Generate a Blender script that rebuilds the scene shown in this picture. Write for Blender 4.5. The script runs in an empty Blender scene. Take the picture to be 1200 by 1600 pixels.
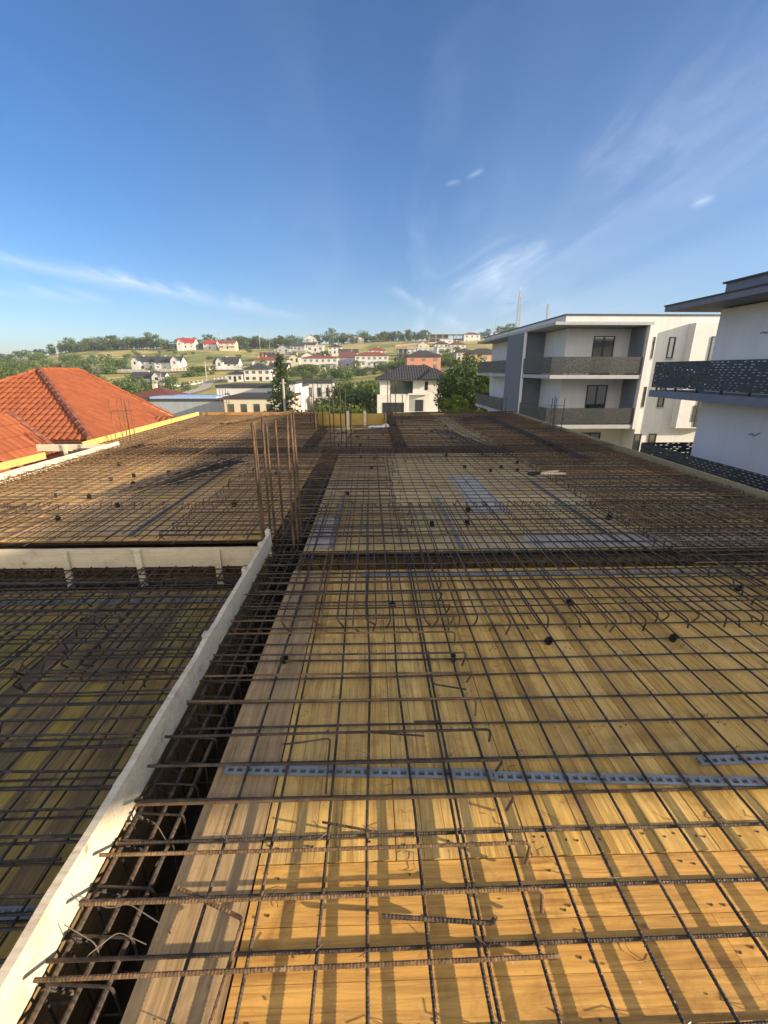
import bpy, math, random, re
import numpy as np
from mathutils import Vector, Matrix
R = math.radians
rnd = random.Random(7)
scene = bpy.context.scene
col = scene.collection

# ------------------------------------------------------------------ camera
CAMH = 1.7
cam_d = bpy.data.cameras.new('camera'); cam = bpy.data.objects.new('camera', cam_d); col.objects.link(cam)
cam_d.sensor_fit = 'VERTICAL'; cam_d.sensor_height = 36.0; cam_d.lens = 690.0/1600*36.0
cam_d.clip_start = 0.05; cam_d.clip_end = 8000
cam.location = (0, 0, CAMH)
cam.rotation_euler = (R(90)-math.atan(222/690), 0, -R(1.66))
scene.camera = cam
# ------------------------------------------------------------------ light
SUN_E = R(15.5); SUN_A = R(-18)          # elevation; azimuth measured from +X, negative = towards the camera side
sd = bpy.data.lights.new('sun', 'SUN'); so = bpy.data.objects.new('sun', sd); col.objects.link(so)
sd.energy = 4.7; sd.angle = R(0.5); sd.color = (1.0, 0.80, 0.56)
sdir = Vector((math.cos(SUN_E)*math.cos(SUN_A), math.cos(SUN_E)*math.sin(SUN_A), math.sin(SUN_E)))
so.rotation_euler = sdir.to_track_quat('Z', 'Y').to_euler(); so.location = (30, -12, 20)

w = bpy.data.worlds.new('World'); scene.world = w; w.use_nodes = True
nt = w.node_tree; nt.nodes.clear()
def N(nt, t, **k):
    n = nt.nodes.new(t)
    for a, b in k.items():
        if a == 'inp':
            for i, v in b.items(): n.inputs[i].default_value = v
        else: setattr(n, a, b)
    return n
def L(nt, a, b): nt.links.new(a, b)
def M_(nt, op, a, b=None, c=None, clamp=False):
    n = nt.nodes.new('ShaderNodeMath'); n.operation = op; n.use_clamp = clamp
    for i, v in enumerate((a, b, c)):
        if v is None: continue
        if isinstance(v, (int, float)): n.inputs[i].default_value = v
        else: nt.links.new(v, n.inputs[i])
    return n.outputs[0]
def ramp(nt, fac, stops, interp='LINEAR'):
    n = nt.nodes.new('ShaderNodeValToRGB'); n.color_ramp.interpolation = interp
    e = n.color_ramp.elements
    while len(e) < len(stops): e.new(0.5)
    for i, (p, c) in enumerate(stops):
        e[i].position = p; e[i].color = c if len(c) == 4 else (*c, 1)
    if fac is not None: nt.links.new(fac, n.inputs[0])
    return n.outputs[0]
def mixc(nt, fac, a, b, mode='MIX'):
    n = nt.nodes.new('ShaderNodeMix'); n.data_type = 'RGBA'; n.blend_type = mode
    for i, v in ((0, fac), (6, a), (7, b)):
        if isinstance(v, (int, float)): n.inputs[i].default_value = v
        elif isinstance(v, tuple): n.inputs[i].default_value = v if len(v) == 4 else (*v, 1)
        else: nt.links.new(v, n.inputs[i])
    return n.outputs[2]

sky = N(nt, 'ShaderNodeTexSky'); sky.sky_type = 'NISHITA'; sky.sun_disc = False
sky.sun_elevation = SUN_E; sky.sun_rotation = R(90)-SUN_A
sky.altitude = 300; sky.air_density = 1.0; sky.dust_density = 0.6; sky.ozone_density = 2.5
hsv = N(nt, 'ShaderNodeHueSaturation', inp={'Hue': .5, 'Saturation': 1.2, 'Value': 1.0}); L(nt, sky.outputs[0], hsv.inputs['Color'])
tc = N(nt, 'ShaderNodeTexCoord'); sep = N(nt, 'ShaderNodeSeparateXYZ'); L(nt, tc.outputs['Generated'], sep.inputs[0])
zc = M_(nt, 'MAXIMUM', sep.outputs[2], 0.03)
cx = M_(nt, 'DIVIDE', sep.outputs[0], M_(nt, 'ADD', zc, 0.12)); cy = M_(nt, 'DIVIDE', sep.outputs[1], M_(nt, 'ADD', zc, 0.12))
comb = N(nt, 'ShaderNodeCombineXYZ'); L(nt, cx, comb.inputs[0]); L(nt, cy, comb.inputs[1])
mp = N(nt, 'ShaderNodeMapping', inp={'Rotation': (0, 0, R(35)), 'Scale': (1.1, 0.28, 1)}); L(nt, comb.outputs[0], mp.inputs[0])
n1 = N(nt, 'ShaderNodeTexNoise', inp={'Scale': 2.2, 'Detail': 11, 'Roughness': 0.62, 'Distortion': 1.1}); L(nt, mp.outputs[0], n1.inputs['Vector'])
n2 = N(nt, 'ShaderNodeTexNoise', inp={'Scale': 0.55, 'Detail': 3, 'Roughness': 0.5}); L(nt, comb.outputs[0], n2.inputs['Vector'])
cl = ramp(nt, n1.outputs[0], [(0.5, (0, 0, 0)), (0.85, (1, 1, 1))])
cm = ramp(nt, n2.outputs[0], [(0.42, (0, 0, 0)), (0.68, (1, 1, 1))])
right = ramp(nt, M_(nt, 'MULTIPLY_ADD', cx, 0.35, 0.35), [(0.0, (.12,)*3), (0.8, (1, 1, 1))])
wisp = M_(nt, 'MULTIPLY', M_(nt, 'MULTIPLY', cl, cm), right)
# veil: broad thin cirrus over the right hand half
n3 = N(nt, 'ShaderNodeTexNoise', inp={'Scale': 0.5, 'Detail': 4, 'Roughness': 0.5, 'Distortion': 0.4}); L(nt, mp.outputs[0], n3.inputs['Vector'])
veil = M_(nt, 'MULTIPLY', ramp(nt, n3.outputs[0], [(0.35, (0, 0, 0)), (0.8, (1, 1, 1))]), right)
def streak(a, b, width, strength, soft=0.5):
    A = Vector(a).normalized(); B = Vector(b).normalized(); nrm = A.cross(B).normalized(); mid = (A+B).normalized(); half = math.acos(max(-1, min(1, A.dot(mid))))
    vn = N(nt, 'ShaderNodeVectorMath', operation='DOT_PRODUCT', inp={1: nrm}); L(nt, tc.outputs['Generated'], vn.inputs[0])
    vm = N(nt, 'ShaderNodeVectorMath', operation='DOT_PRODUCT', inp={1: mid}); L(nt, tc.outputs['Generated'], vm.inputs[0])
    wob = M_(nt, 'MULTIPLY', M_(nt, 'SUBTRACT', n1.outputs[0], 0.5), width*2.2)
    d = M_(nt, 'ABSOLUTE', M_(nt, 'ADD', vn.outputs['Value'], wob))
    f = M_(nt, 'SUBTRACT', 1.0, M_(nt, 'DIVIDE', d, width), clamp=True)
    e = M_(nt, 'DIVIDE', M_(nt, 'SUBTRACT', vm.outputs['Value'], math.cos(half)), 1-math.cos(half), clamp=True)
    e = M_(nt, 'POWER', e, soft)
    g = ramp(nt, n1.outputs[0], [(.36, (0.1,)*3), (.68, (1.3,)*3)])
    return M_(nt, 'MULTIPLY', M_(nt, 'MULTIPLY', M_(nt, 'POWER', f, 1.6), e), M_(nt, 'MULTIPLY', g, strength))
def dirpx(x, y):
    P = math.atan(222/690); Y = R(1.66); a, f, u = (x-600)/690, 1.0, -(y-800)/690
    f2 = math.cos(P)*f+math.sin(P)*u; u2 = -math.sin(P)*f+math.cos(P)*u
    return (math.cos(Y)*a+math.sin(Y)*f2, -math.sin(Y)*a+math.cos(Y)*f2, u2)
tot = M_(nt, 'ADD', M_(nt, 'MULTIPLY', wisp, 0.45), M_(nt, 'MULTIPLY', veil, 0.30))
for s in (streak(dirpx(-60, 395), dirpx(480, 496), 0.022, .55), streak(dirpx(-200, 430), dirpx(180, 475), 0.02, 0.3),
          streak(dirpx(590, 440), dirpx(760, 530), 0.02, 0.3), streak(dirpx(700, 470), dirpx(860, 390), 0.06, 0.3),
          streak(dirpx(760, 400), dirpx(800, 490), 0.05, 0.3), streak(dirpx(1076, 326), dirpx(1122, 306), 0.012, .35, 1.6), streak(dirpx(728, 278), dirpx(758, 264), 0.007, .4, 1.2), streak(dirpx(694, 288), dirpx(722, 282), 0.007, .35, 1.2),
          streak(dirpx(640, 620), dirpx(1300, 60), 0.22, 0.12)):
    tot = M_(nt, 'ADD', tot, s)
tot = M_(nt, 'MINIMUM', tot, 0.85)
bg = N(nt, 'ShaderNodeBackground', inp={'Strength': 0.1})
elev = ramp(nt, sep.outputs[2], [(0.0, (.60, .65, .80)), (.12, (.54, .62, .76)), (.35, (.46, .60, .76)), (.8, (.36, .46, .64))])
skyb = mixc(nt, 1.0, hsv.outputs[0], elev, 'MULTIPLY')
skyc = mixc(nt, tot, skyb, (4.0, 4.5, 5.3))
# added bright veil in the unseen sky behind the camera, lifts the shade
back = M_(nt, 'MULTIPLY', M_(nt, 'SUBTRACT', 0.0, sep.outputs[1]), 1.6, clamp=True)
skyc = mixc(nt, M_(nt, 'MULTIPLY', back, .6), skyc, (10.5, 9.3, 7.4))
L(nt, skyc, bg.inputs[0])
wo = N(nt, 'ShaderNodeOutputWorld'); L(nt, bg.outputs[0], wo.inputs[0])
scene.view_settings.view_transform = 'Standard'; scene.view_settings.look = 'None'
scene.view_settings.exposure = 1.27; scene.view_settings.gamma = 1.0
scene.render.engine = 'CYCLES'
scene.cycles.max_bounces = 6; scene.cycles.transparent_max_bounces = 16

# ------------------------------------------------------------------ helpers
class MB:
    def __init__(s): s.v = []; s.f = []; s.m = []; s.a = []; s.cur = 0; s.var = 0.5
    def add(s, vs, fs):
        b = len(s.v); s.v += [tuple(q) for q in vs]
        for f in fs: s.f.append(tuple(b+i for i in f)); s.m.append(s.cur); s.a.append(s.var)
    def box(s, x0, x1, y0, y1, z0, z1):
        s.add([(x0,y0,z0),(x1,y0,z0),(x1,y1,z0),(x0,y1,z0),(x0,y0,z1),(x1,y0,z1),(x1,y1,z1),(x0,y1,z1)],
              [(3,2,1,0),(4,5,6,7),(0,1,5,4),(1,2,6,5),(2,3,7,6),(3,0,4,7)])
    def obox(s, c, ax, ay, az):      # oriented box: centre and three half vectors
        c, ax, ay, az = map(Vector, (c, ax, ay, az)); vs = []
        for k in (-1, 1):
            for (i, j) in ((-1,-1),(1,-1),(1,1),(-1,1)): vs.append(c+ax*i+ay*j+az*k)
        s.add(vs, [(3,2,1,0),(4,5,6,7),(0,1,5,4),(1,2,6,5),(2,3,7,6),(3,0,4,7)])
    def prism(s, poly, z0, z1):
        n = len(poly)
        s.add([(x,y,z0) for x,y in poly]+[(x,y,z1) for x,y in poly], [tuple(range(n-1,-1,-1)), tuple(range(n,2*n))]+[(i,(i+1)%n,n+(i+1)%n,n+i) for i in range(n)])
    def tube(s, pts, r, n=5, rib=0.0, step=0.008):
        pts = [Vector(p) for p in pts]
        if rib:
            q = []
            for a, b in zip(pts[:-1], pts[1:]):
                m = max(1, int((b-a).length/step))
                q += [a.lerp(b, i/m) for i in range(m)]
            pts = q+[pts[-1]]
        vs = []; t0 = None; up = None
        for i, p in enumerate(pts):
            t = (pts[min(i+1, len(pts)-1)]-pts[max(i-1, 0)])
            if t.length < 1e-9: t = Vector((0,0,1))
            t.normalize()
            if up is None:
                up = Vector((0,0,1)) if abs(t.z) < .9 else Vector((1,0,0))
            e1 = t.cross(up); 
            if e1.length < 1e-4: e1 = t.cross(Vector((0.3,1,0.2)))
            e1.normalize(); e2 = e1.cross(t).normalized(); up = e2
            for k in range(n):
                a = 2*math.pi*k/n; rr = r
                if rib and i % 2 == (0 if k < n/2 else 1): rr = r*(1+rib)
                vs.append(p+(e1*math.cos(a)+e2*math.sin(a))*rr)
        m = len(pts); fs = [(i*n+k, i*n+(k+1)%n, (i+1)*n+(k+1)%n, (i+1)*n+k) for i in range(m-1) for k in range(n)]
        fs += [tuple(range(n-1,-1,-1)), tuple((m-1)*n+k for k in range(n))]
        s.add(vs, fs)
    def build(s, name, mats, parent=None, smooth=False):
        me = bpy.data.meshes.new(name); me.from_pydata(s.v, [], s.f)
        if not isinstance(mats, (list, tuple)): mats = [mats]
        for m in mats: me.materials.append(m)
        if len(mats) > 1: me.polygons.foreach_set('material_index', s.m)
        at = me.attributes.new('var', 'FLOAT', 'FACE'); at.data.foreach_set('value', s.a)
        if smooth: me.polygons.foreach_set('use_smooth', [True]*len(s.f))
        me.update()
        o = bpy.data.objects.new(name, me); col.objects.link(o)
        if parent: o.parent = parent
        return o
def tag(o, label=None, cat=None, group=None, kind=None):
    if label: o['label'] = label
    if cat: o['category'] = cat
    if group: o['group'] = group
    if kind: o['kind'] = kind
    return o
def empty(name, label, cat, loc=(0,0,0), rz=0, group=None):
    o = bpy.data.objects.new(name, None); col.objects.link(o); o.location = loc; o.rotation_euler = (0,0,rz); o.empty_display_size = .2
    return tag(o, label, cat, group)
def fillet(pts, r, seg=4):
    pts = [Vector(p) for p in pts]; out = [pts[0]]
    for a, b, c in zip(pts[:-2], pts[1:-1], pts[2:]):
        u = (a-b); v = (c-b); k = min(r, u.length*.49, v.length*.49); p = b+u.normalized()*k; q = b+v.normalized()*k
        for i in range(seg+1):
            t = i/seg; out.append(p*(1-t)**2+b*2*t*(1-t)+q*t*t)
    out.append(pts[-1]); return out

# ------------------------------------------------------------------ materials
MAT = {}
def mat(name, color, rough=.8, var=None, scale=6, detail=5, bump=0, bscale=None, metal=0, stretch=(1,1,1), color3=None, spec=.3):
    m = bpy.data.materials.new(name); m.use_nodes = True; nt = m.node_tree; b = nt.nodes['Principled BSDF']
    b.inputs['Roughness'].default_value = rough; b.inputs['Metallic'].default_value = metal; b.inputs['Specular IOR Level'].default_value = spec
    tc = N(nt, 'ShaderNodeTexCoord'); mp = N(nt, 'ShaderNodeMapping', inp={'Scale': stretch}); L(nt, tc.outputs['Object'], mp.inputs[0])
    no = N(nt, 'ShaderNodeTexNoise', inp={'Scale': scale, 'Detail': detail, 'Roughness': .6}); L(nt, mp.outputs[0], no.inputs['Vector'])
    if var:
        st = [(.3, color), (.7, var)]
        if color3: st = [(.28, color), (.5, var), (.72, color3)]
        c = ramp(nt, no.outputs[0], st); L(nt, c, b.inputs['Base Color'])
    else: b.inputs['Base Color'].default_value = (*color, 1)
    if bump:
        nb = N(nt, 'ShaderNodeTexNoise', inp={'Scale': bscale or scale*3, 'Detail': 4}); L(nt, mp.outputs[0], nb.inputs['Vector'])
        bp = N(nt, 'ShaderNodeBump', inp={'Strength': bump, 'Distance': .02}); L(nt, nb.outputs[0], bp.inputs['Height']); L(nt, bp.outputs[0], b.inputs['Normal'])
    MAT[name] = m; return m
def wood(name, axis, base, dark, alt, stain=None, stainamt=0.5, rough=.6, grain=1.0):
    """boards: per board tone from 'var', fine grain along an axis, knots and stains"""
    m = bpy.data.materials.new(name); m.use_nodes = True; nt = m.node_tree; b = nt.nodes['Principled BSDF']
    b.inputs['Specular IOR Level'].default_value = .35
    tc = N(nt, 'ShaderNodeTexCoord')
    at = N(nt, 'ShaderNodeAttribute', attribute_name='var')
    off = N(nt, 'ShaderNodeVectorMath', operation='ADD'); L(nt, tc.outputs['Object'], off.inputs[0])
    cb = N(nt, 'ShaderNodeCombineXYZ'); L(nt, M_(nt, 'MULTIPLY', at.outputs['Fac'], 37.0), cb.inputs[2]); L(nt, cb.outputs[0], off.inputs[1])
    sc = (1.2, 26, 26) if axis == 'x' else (26, 1.2, 26)
    mp = N(nt, 'ShaderNodeMapping', inp={'Scale': sc}); L(nt, off.outputs[0], mp.inputs[0])
    g = N(nt, 'ShaderNodeTexNoise', inp={'Scale': 2.2, 'Detail': 8, 'Roughness': .68, 'Distortion': .6}); L(nt, mp.outputs[0], g.inputs['Vector'])
    sc2 = (.5, 5, 5) if axis == 'x' else (5, .5, 5)
    mp2 = N(nt, 'ShaderNodeMapping', inp={'Scale': sc2}); L(nt, off.outputs[0], mp2.inputs[0])
    g2 = N(nt, 'ShaderNodeTexNoise', inp={'Scale': 2.0, 'Detail': 3}); L(nt, mp2.outputs[0], g2.inputs['Vector'])
    c = ramp(nt, at.outputs['Fac'], [(0, base), (.45, alt), (.7, base), (1, tuple(.45*x+.55*y for x, y in zip(base, dark)))])
    gf = ramp(nt, g.outputs[0], [(.36, (1,1,1)), (.60, (0,0,0))])
    c = mixc(nt, M_(nt, 'MULTIPLY', gf, .75*grain), c, dark, 'MIX')
    c = mixc(nt, M_(nt, 'MULTIPLY', ramp(nt, g2.outputs[0], [(.45, (0,0,0)), (.7, (1,1,1))]), .45), c, alt)
    # knots
    vo = N(nt, 'ShaderNodeTexVoronoi', inp={'Scale': 3.1}); mpk = N(nt, 'ShaderNodeMapping', inp={'Scale': (1, 1.6, 1) if axis == 'x' else (1.6, 1, 1)})
    L(nt, off.outputs[0], mpk.inputs[0]); L(nt, mpk.outputs[0], vo.inputs['Vector'])
    kn = ramp(nt, vo.outputs['Distance'], [(.035, (1,1,1)), (.07, (0,0,0))]); c = mixc(nt, M_(nt, 'MULTIPLY', kn, .7), c, tuple(x*.45 for x in dark))
    if stain:
        ns = N(nt, 'ShaderNodeTexNoise', inp={'Scale': .9, 'Detail': 6, 'Roughness': .65, 'Distortion': .5}); L(nt, off.outputs[0], ns.inputs['Vector'])
        sf = ramp(nt, ns.outputs[0], [(.5, (0,0,0)), (.66, (1,1,1))]); c = mixc(nt, M_(nt, 'MULTIPLY', sf, stainamt), c, stain)
        nd = N(nt, 'ShaderNodeTexNoise', inp={'Scale': 14, 'Detail': 8, 'Roughness': .75}); L(nt, tc.outputs['Object'], nd.inputs['Vector'])
        df = ramp(nt, nd.outputs[0], [(.56, (0,0,0)), (.75, (1,1,1))]); c = mixc(nt, M_(nt, 'MULTIPLY', df, .5), c, tuple(x*.5 for x in dark))
        nw = N(nt, 'ShaderNodeTexNoise', inp={'Scale': 2.3, 'Detail': 7, 'Roughness': .7}); L(nt, off.outputs[0], nw.inputs['Vector'])
        wf = ramp(nt, nw.outputs[0], [(.66, (0,0,0)), (.74, (1,1,1))]); c = mixc(nt, M_(nt, 'MULTIPLY', wf, .45), c, (.5, .45, .36))
        # scuffed dark boot grime and cement spots
        nm = N(nt, 'ShaderNodeTexNoise', inp={'Scale': 3.4, 'Detail': 9, 'Roughness': .72, 'Distortion': 1.2}); L(nt, tc.outputs['Object'], nm.inputs['Vector'])
        c = mixc(nt, M_(nt, 'MULTIPLY', ramp(nt, nm.outputs[0], [(.52, (0,0,0)), (.70, (1,1,1))]), .55), c, tuple(x*.8 for x in dark))
        vs_ = N(nt, 'ShaderNodeTexVoronoi', inp={'Scale': 17.0, 'Randomness': 1.0}); L(nt, tc.outputs['Object'], vs_.inputs['Vector'])
        c = mixc(nt, M_(nt, 'MULTIPLY', ramp(nt, vs_.outputs['Distance'], [(.05, (1,1,1)), (.09, (0,0,0))]), ramp(nt, nw.outputs[0], [(.5, (0,0,0)), (.6, (.7,)*3)])), c, (.55, .50, .42))
    L(nt, c, b.inputs['Base Color'])
    rr = ramp(nt, g2.outputs[0], [(.3, (rough-.15,)*3), (.7, (rough+.15,)*3)]); L(nt, rr, b.inputs['Roughness'])
    bp = N(nt, 'ShaderNodeBump', inp={'Strength': .35, 'Distance': .004}); L(nt, g.outputs[0], bp.inputs['Height']); L(nt, bp.outputs[0], b.inputs['Normal'])
    MAT[name] = m; return m
DK = (.075, .048, .022)
wood('ply_y', 'y', (.70, .44, .115), (.25, .135, .03), (.80, .54, .18), (.38, .25, .10), .5)
wood('ply_x', 'x', (.64, .35, .085), (.26, .12, .03), (.72, .42, .11), (.40, .24, .08), .45)
wood('board_grey', 'y', (.44, .30, .15), (.18, .11, .05), (.52, .38, .20), (.26, .18, .10), .5)
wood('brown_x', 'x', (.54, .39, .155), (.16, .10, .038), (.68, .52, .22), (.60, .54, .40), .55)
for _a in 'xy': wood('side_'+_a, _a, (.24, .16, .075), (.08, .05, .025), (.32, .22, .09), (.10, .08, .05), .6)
wood('brown_sunlit_x', 'x', (.74, .45, .15), (.24, .125, .045), (.82, .54, .21), (.48, .36, .23), .5)  # brown boards retinted brighter and more orange, low sun put into the colour
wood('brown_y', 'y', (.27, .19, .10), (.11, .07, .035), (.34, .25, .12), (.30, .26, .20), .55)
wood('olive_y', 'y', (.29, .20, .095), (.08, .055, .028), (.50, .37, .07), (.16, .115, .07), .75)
wood('raw_x', 'x', (.68, .60, .45), (.42, .32, .2), (.74, .67, .52), (.42, .34, .22), .35, grain=.6, rough=.8)
wood('raw_y', 'y', (.60, .53, .40), (.32, .24, .14), (.72, .66, .52), (.44, .36, .24), .3, grain=.6, rough=.8)
wood('yellow_y', 'y', (.50, .37, .12), (.34, .24, .08), (.56, .42, .14), (.3,.24,.12), .3, grain=.4)
wood('yellow_x', 'x', (.24, .20, .10), (.28, .19, .05), (.50, .34, .07), (.25, .19, .08), .5, grain=.4)
wood('orange_x', 'x', (.46, .24, .08), (.30, .14, .05), (.52, .30, .10), None, grain=.5)
wood('edge_y', 'y', (.40, .33, .19), (.26, .2, .11), (.46, .38, .2), (.3,.25,.16), .4)
mat('rust', (.028, .024, .021), .65, (.062, .048, .038), scale=9, detail=6, color3=(.15, .10, .062), metal=.15, bump=.5, bscale=60)
mat('rust_grey', (.022, .021, .021), .48, (.048, .041, .036), scale=11, detail=6, color3=(.11, .08, .055), metal=.3, bump=.5, bscale=60)
mat('rust_orange_lit', (.07, .046, .028), .8, (.145, .09, .047), scale=7, detail=6, color3=(.26, .165, .085), metal=.1, bump=.5, bscale=60)  # lighter orange rust tone, with sunlight put into the colour for left bay bars
mat('rust_bar', (.038, .028, .022), .75, (.085, .055, .036), scale=5, detail=6, color3=(.20, .11, .055), bump=.5, bscale=60)
mat('wire', (.16, .14, .12), .5, (.28, .23, .18), scale=20, metal=.6)
mat('pvc', (.17, .20, .23), .6, (.24, .27, .31), scale=9)
mat('black_plastic', (.012, .012, .013), .5)
mat('bag', (.62, .66, .70), .45, (.75, .78, .80), scale=14, bump=.4)
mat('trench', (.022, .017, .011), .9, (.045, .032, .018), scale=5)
mat('panel_film', (.25, .24, .20), .6, (.40, .385, .34), scale=5, color3=(.52, .50, .44))
mat('brick_wall', (.30, .15, .10), .9, (.38, .2, .13), scale=8)

# ------------------------------------------------------------------ terrain
CP = [(-1.201,78,-4.5),(-1.187,156,-4.7),(-1.174,286,-0.9),(-1.168,442,5.1),(-0.801,91,-5.7),(-0.791,150,-4.5),(-0.784,247,-2.1),(-0.779,351,2.6),(-0.775,455,10.4),(-0.666,94,-6.0),(-0.656,156,-4.0),(-0.651,221,-1.7),(-0.647,299,2.9),(-0.643,377,10.4),(-0.64,455,18.5),(-0.529,98,-6.4),(-0.52,195,-4.4),(-0.517,228,-1.8),(-0.514,276,3.1),(-0.511,344,9.6),(-0.508,403,17.2),(-0.507,455,22.0),(-0.393,101,-7.1),(-0.385,188,-4.5),(-0.382,221,-1.8),(-0.38,260,2.1),(-0.377,338,9.5),(-0.375,390,16.7),(-0.374,455,23.3),(-0.253,104,-7.7),(-0.248,179,-3.5),(-0.245,247,2.1),(-0.243,312,9.0),(-0.242,377,16.3),(-0.241,455,23.9),(-0.112,104,-7.7),(-0.111,127,-6.2),(-0.11,169,-3.2),(-0.109,247,2.1),(-0.107,312,9.0),(-0.107,390,18.3),(-0.106,455,26.3),(0.03,98,-7.1),(0.029,124,-5.2),(0.029,162,-3.1),(0.029,247,3.4),(0.029,292,8.6),(0.029,364,17.3),(0.029,455,28.1),(0.172,94,-6.8),(0.169,146,-2.6),(0.167,169,1.0),(0.167,273,8.1),(0.166,325,15.6),(0.165,429,28.4),(0.315,94,-6.9),(0.31,130,-2.1),(0.307,176,3.5),(0.304,273,11.7),(0.301,416,30.3),(0.534,91,-7.3),(0.515,195,6.4),(0.506,416,35.8),(0.834,91,-7.7),(0.799,195,6.4),(0.78,416,43.8),(1.36,91,-7.5),(1.302,234,10.5),(1.27,416,49.7)]
for u in (-1.3,-.9,-.6,-.3,0,.3,.6,.9,1.3): CP += [(u, 14, -5.0), (u, 30, -5.1), (u, 55, -5.5)]
A_ = np.array([(u*3, math.log(y)*1.6) for u, y, z in CP]); Z_ = np.array([z for _, _, z in CP])
D_ = np.linalg.norm(A_[:,None]-A_[None], axis=2); W_ = np.linalg.solve(D_+np.eye(len(CP))*.02*-1, Z_)
def H(x, y):
    if y < 6: return -5.0
    u = max(-1.4, min(1.4, x/y)); yy = min(max(y, 14), 455)
    q = np.array([u*3, math.log(yy)*1.6]); z = float(np.linalg.norm(A_-q, axis=1) @ W_)
    if y > 455: z -= (y-455)*.012
    k = min(1, max(0, (y-6)/12)); return -5+(z+5)*k
mg = bpy.data.materials.new('hillside'); mg.use_nodes = True; nt = mg.node_tree; b = nt.nodes['Principled BSDF']; b.inputs['Roughness'].default_value = .95; b.inputs['Specular IOR Level'].default_value = .1
tc = N(nt, 'ShaderNodeTexCoord')
na = N(nt, 'ShaderNodeTexNoise', inp={'Scale': .02, 'Detail': 6, 'Roughness': .6, 'Distortion': .5}); L(nt, tc.outputs['Object'], na.inputs['Vector'])
mpg = N(nt, 'ShaderNodeMapping', inp={'Scale': (.25, 1, 1)}); L(nt, tc.outputs['Object'], mpg.inputs[0])
nb = N(nt, 'ShaderNodeTexNoise', inp={'Scale': .16, 'Detail': 8, 'Roughness': .7}); L(nt, mpg.outputs[0], nb.inputs['Vector'])
nc = N(nt, 'ShaderNodeTexNoise', inp={'Scale': 1.3, 'Detail': 6, 'Roughness': .7}); L(nt, tc.outputs['Object'], nc.inputs['Vector'])
c1 = ramp(nt, nb.outputs[0], [(.32, (.13, .16, .05)), (.45, (.34, .30, .11)), (.6, (.50, .41, .18)), (.72, (.36, .30, .12))])
c2 = ramp(nt, nc.outputs[0], [(.3, (.09, .14, .04)), (.7, (.22, .26, .08))])
L(nt, mixc(nt, ramp(nt, na.outputs[0], [(.46, (0,0,0)), (.58, (.85,)*3)]), c1, c2), b.inputs['Base Color'])
MAT['hillside'] = mg
radii = [0, 10, 20, 30, 40, 50, 60, 70, 80, 90, 100, 112, 125, 140, 155, 170, 190, 210, 230, 250, 270, 290, 310, 330, 350, 370, 390, 410, 430, 455, 480, 520, 600, 800, 1300, 2500, 5000]
NA = 240; vs = []; fs = []
for r in radii[1:]:
    for k in range(NA):
        a = 2*math.pi*k/NA; x, y = r*math.cos(a), r*math.sin(a); z = H(x, y)
        if r > 60: z += .5*math.sin(x*.07+y*.03)+.35*math.sin(y*.13-x*.05)
        vs.append((x, y, z))
vs.append((0, 0, -5.0)); c0 = len(vs)-1
for i in range(len(radii)-2):
    for k in range(NA): fs.append((i*NA+k, (i+1)*NA+k, (i+1)*NA+(k+1)%NA, i*NA+(k+1)%NA))
fs += [(c0, k, (k+1)%NA) for k in range(NA)]
mb = MB(); mb.add(vs, fs); g = mb.build('ground', mg, smooth=True); g['kind'] = 'structure'

# ------------------------------------------------------------------ the building site: body and formwork
mb = MB(); mb.box(-6.4, 4.95, -6, 17.5, -5.6, -.62)
ub = mb.build('unfinished_building', MAT['brick_wall']); tag(ub, 'brick body of the unfinished house under the rebar covered deck', 'building')

def deck(name, label, x0, x1, y0, y1, axis, bw, mats, z=0, panel=None, gapc=.003):
    """formwork deck: boards laid along axis; individually tinted boards joined in panels, each panel a part"""
    root = empty(name, label, 'formwork', ((x0+x1)/2, (y0+y1)/2, z))
    ox, oy = (x0+x1)/2, (y0+y1)/2
    a0, a1 = (y0, y1) if axis == 'x' else (x0, x1)         # direction across the boards
    l0, l1 = (x0, x1) if axis == 'x' else (y0, y1)
    panel = panel or 0.5; p = a0
    while p < a1-1e-6:
        pe = min(p+panel, a1); mb = MB(); q = p; pv = rnd.random(); 
        splits = [l0]; 
        s = l0+rnd.uniform(1.2, 2.6)
        while s < l1-.8: splits.append(s); s += rnd.uniform(1.6, 2.6)
        splits.append(l1)
        while q < pe-1e-6:
            qe = min(q+bw*rnd.uniform(.8, 1.25), pe)
            if pe-qe < bw*.4: qe = pe
            for s0, s1 in zip(splits[:-1], splits[1:]):
                mb.var = min(1, max(0, .6*((pv*7.3+s0*1.7) % 1)+.4*rnd.random())); g2 = gapc*.5 if qe < pe-1e-6 else gapc
                dz = rnd.uniform(-.0022, 0)
                if axis == 'x': mb.box(s0-ox+.001, s1-ox-.001, q-oy, qe-g2-oy, -.027, dz)
                else: mb.box(q-ox, qe-g2-ox, s0-oy+.001, s1-oy-.001, -.027, dz)
            q = qe
        o = mb.build('deck_panel', mats, root)
        p = pe
    mb = MB(); mb.box(x0-ox, x1-ox, y0-oy, y1-oy, -.06, -.0285); mb.build('joist_layer', MAT['trench'], root)
    return root
XL, XR = -0.70, 5.06
mat('steel', (.25, .24, .23), .4, (.12, .09, .07), scale=30, metal=.8)
def nails(root, xs, ys):
    mb = MB(); ox, oy = root.location.x, root.location.y
    for x in xs:
        for y in ys:
            for k in (-.018, .018):
                if rnd.random() < .15: continue
                a, b = x+k+rnd.uniform(-.012, .012)-ox, y+rnd.uniform(-.012, .012)-oy
                mb.prism([(a+.0042*math.cos(t*1.047), b+.0042*math.sin(t*1.047)) for t in range(6)], -.003, .0018)
    mb.build('nail_heads', MAT['steel'], root)['kind'] = 'stuff'
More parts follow.
